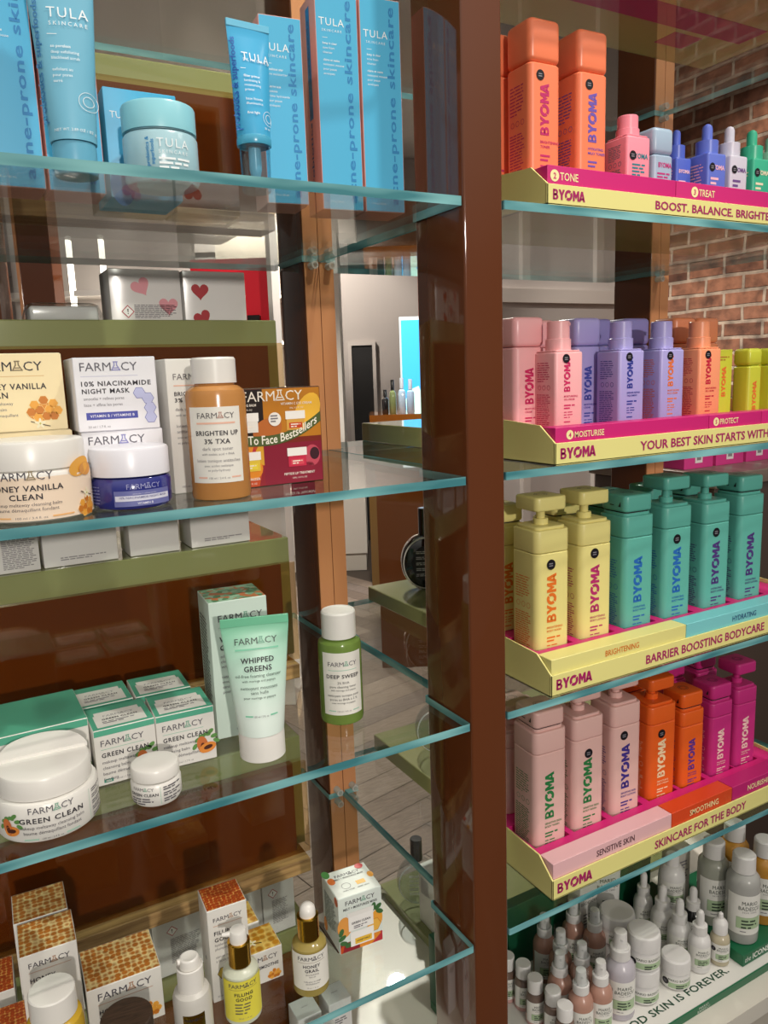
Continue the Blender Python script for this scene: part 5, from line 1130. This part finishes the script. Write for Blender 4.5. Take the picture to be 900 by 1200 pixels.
for x, y, w, h, hx, ink, lab, st in ((.416, .078, .030, .104, '#4C62C0', '#E8C0D0', 'dark blue dropper serum in the back row beside the grey-blue bottle', None), (.452, .055, .038, .111, '#5E72CC', '#F0B8C4', 'periwinkle blue dropper serum with a black round sticker', (-.27, .72)),
                                     (.499, .055, .037, .113, '#CCCAD8', '#6A4A8A', 'pale lilac dropper serum between the blue and green ones', (-.27, .72)), (.549, .055, .039, .114, '#36B48E', '#E8E0C0', 'emerald green dropper serum with a black round sticker', (-.27, .72)), (.598, .060, .038, .111, '#8FC8AE', '#E8E0C0', 'pale green dropper serum at the right edge of the picture', None)):
    byoma('drop', lab, 'bottle', x, y, Zt + ins, w, h, hx, ink, (), -1, st, GC_, True)
def small_logos():
    for o in list(bpy.data.objects):
        if o.parent is None and o.get('label', '').startswith(('short pink eye', 'pale grey-blue')):
            b = [c for c in o.children if c.name.startswith('body')][0]; eye = o['label'].startswith('short'); w = .042 if eye else .037
            m = MB(); f = Print(m, f_front(w, w)); ink = M('#1F7E8A' if eye else '#B82E78', .5); v = .047 if eye else .040
            f.text('BYOMA', .002, v, .0062, ink, .03, 'C', width=w * .66); f.micro(-.012, v - .009, .024, 4, .0042, ink, seed=4)
            if eye: sticker(f, -.011, v + .003, .0058)
            m.build('lettering', b)
small_logos()
# --- tray on the very top shelf, seen from underneath through the glass
t = tray(2.0002, .116, .668, .001, TY1, .0228, .0436, [(.119, .665, '#CC2274', '', .2, '#F2E6A8', None)], ('', .3, .1) if False else ('BYOMA', .3, .05), 'yellow and pink display tray on the topmost shelf, seen from below', .034, [])
m = MB(); m.box(.15, .63, .10, .15, -.0004, .0, M('#C4287A', .45)); m.box(.50, .56, .16, .20, -.0004, 0, M('#C4287A', .45)); m.build('pink_underside', t)

# ================================================================ right bay, base: green and white display of apothecary bottles
ZB = DECK + .0155
GRN, GRN2 = M('#12633F', .35), M('#0F4E33', .4); GLAB = M('#A9C09A', .5); TXT_G = M('#17452F', .5)
def base_tray():
    t = thing('display_tray', 'white and green display tray with GOOD SKIN IS FOREVER on its front', 'tray', (0, 0, DECK + .0002))
    m = MB(); m.box(.075, .72, .0, .235, 0, .014, GRN, .0006); p = Print(m, lambda u, v, l: (u, -l, v))
    p.text('MARIO', .445, .0075, .0042, M('#DCE4D8', .5), .0, 'C', 1.1, sx=1.2); p.text('BADESCU', .445, .0022, .0042, M('#DCE4D8', .5), .0, 'C', 1.1, sx=1.1); m.build('tray_body', t)
    m = MB(); m.box(.077, .718, .002, .233, .014, .0150, M('#E4E2DC', .3)); p = Print(m, lambda u, v, l: (u, v, .0150 + l)); p.text('GOOD SKIN IS FOREVER.', .536, .0215, .0128, TXT_G, .018, 'R', 1.05, width=.262); m.build('white_board', t)
    m = MB(); m.box(.075, .56, .215, .236, .014, .135, GRN2, .001); m.build('back_card', t)
    t2 = thing('bottle_riser', 'dark green riser with the word ICONS under the large toner bottles', 'riser', (0, 0, ZB))
    m = MB(); m.box(.563, .72, .0164, .212, 0, .021, GRN, .0006); p = Print(m, lambda u, v, l: (u, .0164 - l, v)); wi = M('#E6EAE2', .5)
    p.text('the', .568, .0062, .0098, wi, 0, 'L', shear=.25, sx=.9); p.text('ICONS', .588, .0060, .0105, wi, .022, 'L', sx=1.0); m.build('riser_block', t2)
    t3 = thing('bottle_riser', 'dark green riser at the back carrying the milky cream bottle', 'riser', (0, 0, ZB)); m = MB(); m.box(.519, .561, .126, .212, 0, .045, GRN, .0006); m.build('riser_block', t3)
base_tray()
def mlabel(p, r, v0, v1, half, st=False, seed=0):
    H = v1 - v0; p.rect(-half, v0, half, v1, M('#E2E1DB', .5), .0003, 20)
    q = Print(p.mb, lambda u, v, l: p.f(u, v, l + .0003)); q.text('MARIO', half * .15, v0 + H * .76, H * .10, M('#2C3A30', .5), .0, 'C', 1.1, width=half * .8); q.text('BADESCU', half * .15, v0 + H * .63, H * .10, M('#2C3A30', .5), .0, 'C', 1.05, width=half * 1.1); q.text('SKIN CARE', half * .15, v0 + H * .56, H * .04, GREY, 0, 'C', 1.3)
    gb0, gb1 = v0 + H * .16, v0 + H * .44; q.rect(-half * .5, gb0 - .0004, half * .8, gb1 + .0004, M('#7E9672', .5), .0001, 12); q.rect(-half * .48, gb0, half * .78, gb1, GLAB, .0002, 12)
    q.micro(-half * .25, gb1 - H * .10, half * .8, 3, H * .085, M('#2C3A30', .5), fill=.45, seed=seed, lift=.0006); q.micro(-half * .3, v0 + H * .07, half * .6, 1, H * .04, GREY, seed=seed + 1)
    if st: sticker(q, -half * .72, v0 + H * .72, min(half * .22, .0062))
TAN = M('#AE8474', .25); GREYLIQ = M('#A4A4A0', .25); BRNLIQ = M('#6E5A50', .25); WHT = M('#D8D6D4', .3); HAZE = M('#C9C9C8', .35)
def from_top(px, py, z): return on_z(px, py, z)
def spray(label, px, py, r=.020, h=.125, liquid=None, st=False, cap=True, group='rose spray bottles in the green tray', z=ZB, ctr=None, seed=0):
    c = ctr or from_top(px, py, z + h); t = thing('spray_bottle', label, 'bottle', (c.x, c.y, z), face_cam(c, 12), group); liquid = liquid or TAN; hb = h * .66
    m = MB(); m.lathe([(r * .88, 0), (r * .98, .0012), (r, .004), (r, hb * .80), (r * .92, hb * .88), (r * .68, hb * .96), (r * .56, hb), (r * .56, hb + .002)], liquid, 36); m.build('body', t)
    m = MB(); mlabel(Print(m, f_cyl(r)), r, hb * .12, hb * .70, r * 1.2, st, seed); m.build('paper_label', t)
    m = MB(); m.lathe([(r * .66, hb), (r * .66, hb + h * .11), (r * .60, hb + h * .12)], WHT, 30); m.build('collar', t)
    m = MB(); m.lathe([(r * .46, hb + h * .12), (r * .42, h * .93), (r * .40, h * .95), (r * .30, h * .955)], WHT, 26); m.tube((0, -r * .38, h * .89), (0, -r * .47, h * .89), .002, M('#C8C8C6', .4), 10); m.build('nozzle', t)
    if cap: m = MB(); m.lathe([(r * .58, hb + h * .12), (r * .56, h), (r * .50, h + .001)], CLEAR, 26); m.build('clear_cap', t)
    return t
for i, (px, py, lab) in enumerate(((638, 1068, 'rose spray bottle nearest the brown post, back row'), (672, 1052, 'rose spray bottle at the very back, under the lowest tray'), (697, 1062, 'rose spray bottle at the back, left of the stacked jars'), (657, 1086, 'rose spray bottle second from the post, second row'),
                               (656, 1112, 'rose spray bottle in the middle of the rose cluster, third row'), (682, 1101, 'rose spray bottle in the middle of the rose cluster, right'), (681, 1132, 'rose spray bottle at the front of the cluster, left one'), (704, 1122, 'rose spray bottle at the front of the cluster, right one'))):
    spray(lab, px, py, .0188, .122, None, False, i != 7, seed=i)
c, r, h = cyl_at(725, 1197, 35, 1086, ZB); spray('large clear lilac spray bottle with a black round sticker, left of the stacked jars', 0, 0, r, h, M('#B7B2BA', .25), True, False, None, ctr=c)
for i, (px, py, lab) in enumerate(((594, 1119, 'small lotion bottle half hidden by the brown post'), (613, 1128, 'small lotion bottle with a white cap, second from the post'), (627, 1145, 'small lotion bottle with a white cap, third from the post'), (648, 1159, 'small lotion bottle with a white cap, fourth from the post'), (662, 1177, 'small lotion bottle with a white cap, nearest the viewer'))):
    c = from_top(px, py, ZB + .078); t = thing('lotion_bottle', lab, 'bottle', (c.x, c.y, ZB), face_cam(c, 14), 'small white-capped lotion bottles by the post'); r = .0145
    m = MB(); m.lathe([(r * .9, 0), (r, .002), (r, .018)], M('#C79C96', .3), 30); m.lathe([(r, .018), (r, .046), (r * .9, .053), (r * .65, .056), (r * .65, .058)], BRNLIQ, 30); m.build('body', t)
    m = MB(); mlabel(Print(m, f_cyl(r)), r, .008, .044, r * 1.25, False, 40 + i); m.build('paper_label', t)
    m = MB(); m.lathe([(r * .82, .056), (r * .84, .0765), (r * .78, .078)], WHT, 30); m.build('cap', t)
def mjar(label, c, z, r, h, st, seed, group=None):
    t = thing('cream_jar', label, 'jar', (c.x, c.y, z), face_cam(c, 12), group); hb = h * .55
    m = MB(); m.lathe([(r * .82, 0), (r * .95, .002), (r * .98, .008), (r * .98, hb * .85), (r * .9, hb), (r * .86, hb)], WHT, 40); m.build('body', t)
    m = MB(); p = Print(m, f_cyl(r * .98)); p.rect(-r * 1.1, hb * .12, r * 1.3, hb * .80, M('#E6E5E0', .45), .0003, 20); q = Print(m, lambda u, v, l: p.f(u, v, l + .0003)); q.text('MARIO BADESCU', r * .2, hb * .60, .0042, M('#2C3A30', .5), 0, 'C', 1.05, width=r * 1.6); q.rect(-r * .6, hb * .18, r * 1.1, hb * .50, GLAB, .0002, 14); q.micro(-r * .1, hb * .32, r * .8, 2, .004, M('#2C3A30', .5), seed=seed, lift=.0006)
    if st: sticker(q, -r * .80, hb * .5, .0058)
    m.build('paper_label', t)
    m = MB(); m.lathe([(r, hb + .0008), (r * 1.0, h - .008), (r * .96, h - .003), (r * .86, h - .0006), (r * .6, h)], WHT, 40); m.build('lid', t)
c, r, h = cyl_at(752, 1179, 37, 1082, ZB)
mjar('white cream jar at the bottom of the front stack of two', c, ZB, .0265, .060, False, 1, 'stacked white cream jars'); mjar('white cream jar with a black sticker on top of the front stack', c, ZB + .0605, .0265, .060, True, 2, 'stacked white cream jars')
c2 = on_z(722, 1064, ZB + .105); c2.y -= .002; mjar('white cream jar behind the front stack, lower one', c2, ZB, .030, .052, False, 3, 'stacked white cream jars'); mjar('white cream jar behind the front stack, upper one with a dusty lid', c2, ZB + .0525, .030, .052, False, 4, 'stacked white cream jars')
c, r, h = cyl_at(790, 1162, 35, 1114, ZB); mjar('single small white cream jar in front of the dropper bottles', c, ZB, .0245, .052, True, 5)
def mdrop(label, c, r, h, liquid, st=False, pointed=False, bulb=None, group='white dropper bottles', seed=0, z=ZB):
    t = thing('dropper_bottle', label, 'bottle', (c.x, c.y, z), face_cam(c, 14), group); hb = h * .62; bulb = bulb or WHT
    m = MB(); m.lathe([(r * .9, 0), (r, .002), (r, hb * .76), (r * .9, hb * .88), (r * .6, hb * .98), (r * .6, hb)], liquid, 34); m.build('body', t)
    m = MB(); mlabel(Print(m, f_cyl(r)), r, hb * .16, hb * .72, r * 1.15, st, seed); m.build('paper_label', t); m = MB()
    if pointed: m.lathe([(r * .74, hb * .98), (r * .74, h * .80), (r * .60, h * .84), (r * .30, h * .89), (r * .24, h * .98), (r * .12, h)], bulb, 28); m.build('pointed_cap', t)
    else:
        m.lathe([(r * .66, hb * .98), (r * .66, hb + h * .13), (r * .6, hb + h * .135)], WHT, 28); m.build('collar', t)
        m = MB(); m.lathe([(r * .38, hb + h * .13), (r * .36, h - r * .4), (r * .28, h - r * .15), (r * .1, h)], bulb, 22); m.build('rubber_bulb', t)
c, r, h = cyl_at(818, 1142, 26, 1066, ZB); mdrop('white dropper bottle at the front of the dropper group', c, r * .96, h, WHT, seed=1)
mdrop('white dropper bottle in the middle of the dropper group', on_z(797, 1053, ZB + .108), .0195, .108, WHT, seed=2); mdrop('white dropper bottle at the left of the dropper group', on_z(777, 1037, ZB + .110), .0195, .110, WHT, seed=3)
mdrop('slim white dropper bottle at the back beside the grey tube', Vector((.497, .175, 0)), .017, .110, WHT, seed=4)
mdrop('black dropper bottle with a white bulb, between the white droppers and the large toners', on_z(813, 1039, ZB + .105), .018, .105, M('#151515', .15), seed=5, group=None)
c, r, h = cyl_at(842, 1133, 22, 1069, ZB); mdrop('clear bottle with a pointed white cap and a black sticker, beside the green riser', c, r, h, M('#B8AE94', .2), True, True, None, None, 6)
def toner(label, c, r, h, liquid, z, st=False, seed=0):
    t = thing('toner_bottle', label, 'bottle', (c.x, c.y, z), face_cam(c, 18), 'large toner bottles on the green riser'); hb = h * .80
    m = MB(); m.lathe([(r * .9, 0), (r * .98, .0015), (r, .005), (r, hb * .84), (r * .96, hb * .92), (r * .72, hb * .99), (r * .62, hb), (r * .62, hb + .002)], liquid, 40); m.build('body', t)
    m = MB(); mlabel(Print(m, f_cyl(r)), r, hb * .16, hb * .74, r * 1.2, st, seed); m.build('paper_label', t)
    m = MB(); m.lathe([(r * .70, hb + .001), (r * .68, h - .003), (r * .60, h - .0006), (r * .45, h)], WHT, 32); m.build('cap', t)
zr = ZB + .0212
c, r, h = cyl_at(867, 1107, 37, 999, zr); toner('large grey toner bottle with a white cap at the front of the green riser', c, r, h, GREYLIQ, zr, False, 1)
AMBL = M('#B88436', .22)
toner('large pale grey-green toner bottle behind the front one', Vector((.598, .108, 0)), .0265, .155, M('#9C9E92', .25), zr, False, 2)
toner('large amber toner bottle with a black sticker at the right edge', on_z(897, 982, zr + .155), .0265, .155, AMBL, zr, True, 3)
toner('large amber toner bottle at the back, partly under the lowest tray', Vector((.668, .119, 0)), .0265, .16, AMBL, zr, False, 4)
def milky():
    c = on_z(788, 1000, ZB + .0452 + .10); t = thing('cream_bottle', 'milky white rounded bottle on the rear green riser', 'bottle', (c.x, c.y, ZB + .0452), face_cam(c, 12)); r = .0235
    m = MB(); m.lathe([(r * .8, 0), (r * .96, .004), (r, .012), (r, .055), (r * .9, .070), (r * .6, .080), (r * .5, .081)], WHT, 36); m.build('body', t)
    m = MB(); mlabel(Print(m, f_cyl(r)), r, .012, .056, r * 1.1, False, 9); m.build('paper_label', t); m = MB(); m.lathe([(r * .52, .080), (r * .5, .097), (r * .4, .10)], WHT, 28); m.build('cap', t)
milky()
def mtube():
    c = on_z(733, 1082, ZB + .02); c = Vector((.421, .190, 0)); t = thing('cream_tube', 'pale grey tube of cream standing behind the stacked jars', 'tube', (c.x, c.y, ZB), radians(-20))
    w = .052; m = MB(); n = 32; rings = []
    for i in range(15):
        k = i / 14; z = .022 + .118 * k; a = .021 + (w / 2 - .021) * k; b = max(.018 * (1 - k), .001); rings.append([(a * sin(2 * pi * j / n), -b * cos(2 * pi * j / n), z) for j in range(n)])
    m.loft(rings, M('#CFCFCC', .4))
    def f(u, v, l):
        k = min(1, max(0, (v - .022) / .118)); a = .021 + (w / 2 - .021) * k; b = max(.018 * (1 - k), .001); q = max(-.98, min(.98, u / a)); return (u, -b * sqrt(1 - q * q) - l * 3.5, v)
    p = Print(m, f); p.text('MARIO', 0, .112, .0065, M('#3A443C', .5), 0, 'C', 1.1); p.text('BADESCU', 0, .102, .0065, M('#3A443C', .5), 0, 'C', 1.05); p.text('SKIN CARE', 0, .096, .003, GREY, 0, 'C', 1.3); p.micro(-.012, .078, .026, 4, .006, M('#3A443C', .5), seed=4)
    m.build('body', t); m = MB(); m.lathe([(.0195, 0), (.0205, .001), (.0205, .021), (.0195, .0215)], WHT, 32); m.build('cap', t)
mtube()
carton('cream_box', 'pale carton at the back of the green tray, beside the rose sprays', 'box', (.371, .198, ZB), 0, .040, .030, .125, M('#CFCDC8', .5), None, None, None, lambda f, l, t: (f.text('MARIO', 0, .10, .006, M('#3A443C', .5), 0), f.text('BADESCU', 0, .091, .006, M('#3A443C', .5), 0), f.micro(-.012, .07, .024, 4, .006, GREY)))
carton('toner_box', 'tall clear-and-white carton behind the large grey toner bottles', 'box', (.580, .175, zr), radians(-4), .03, .04, .12, M('#C2BEB4', .4), None, None, None, lambda f, l, t: f.micro(-.010, .09, .02, 8, .006, GREY))
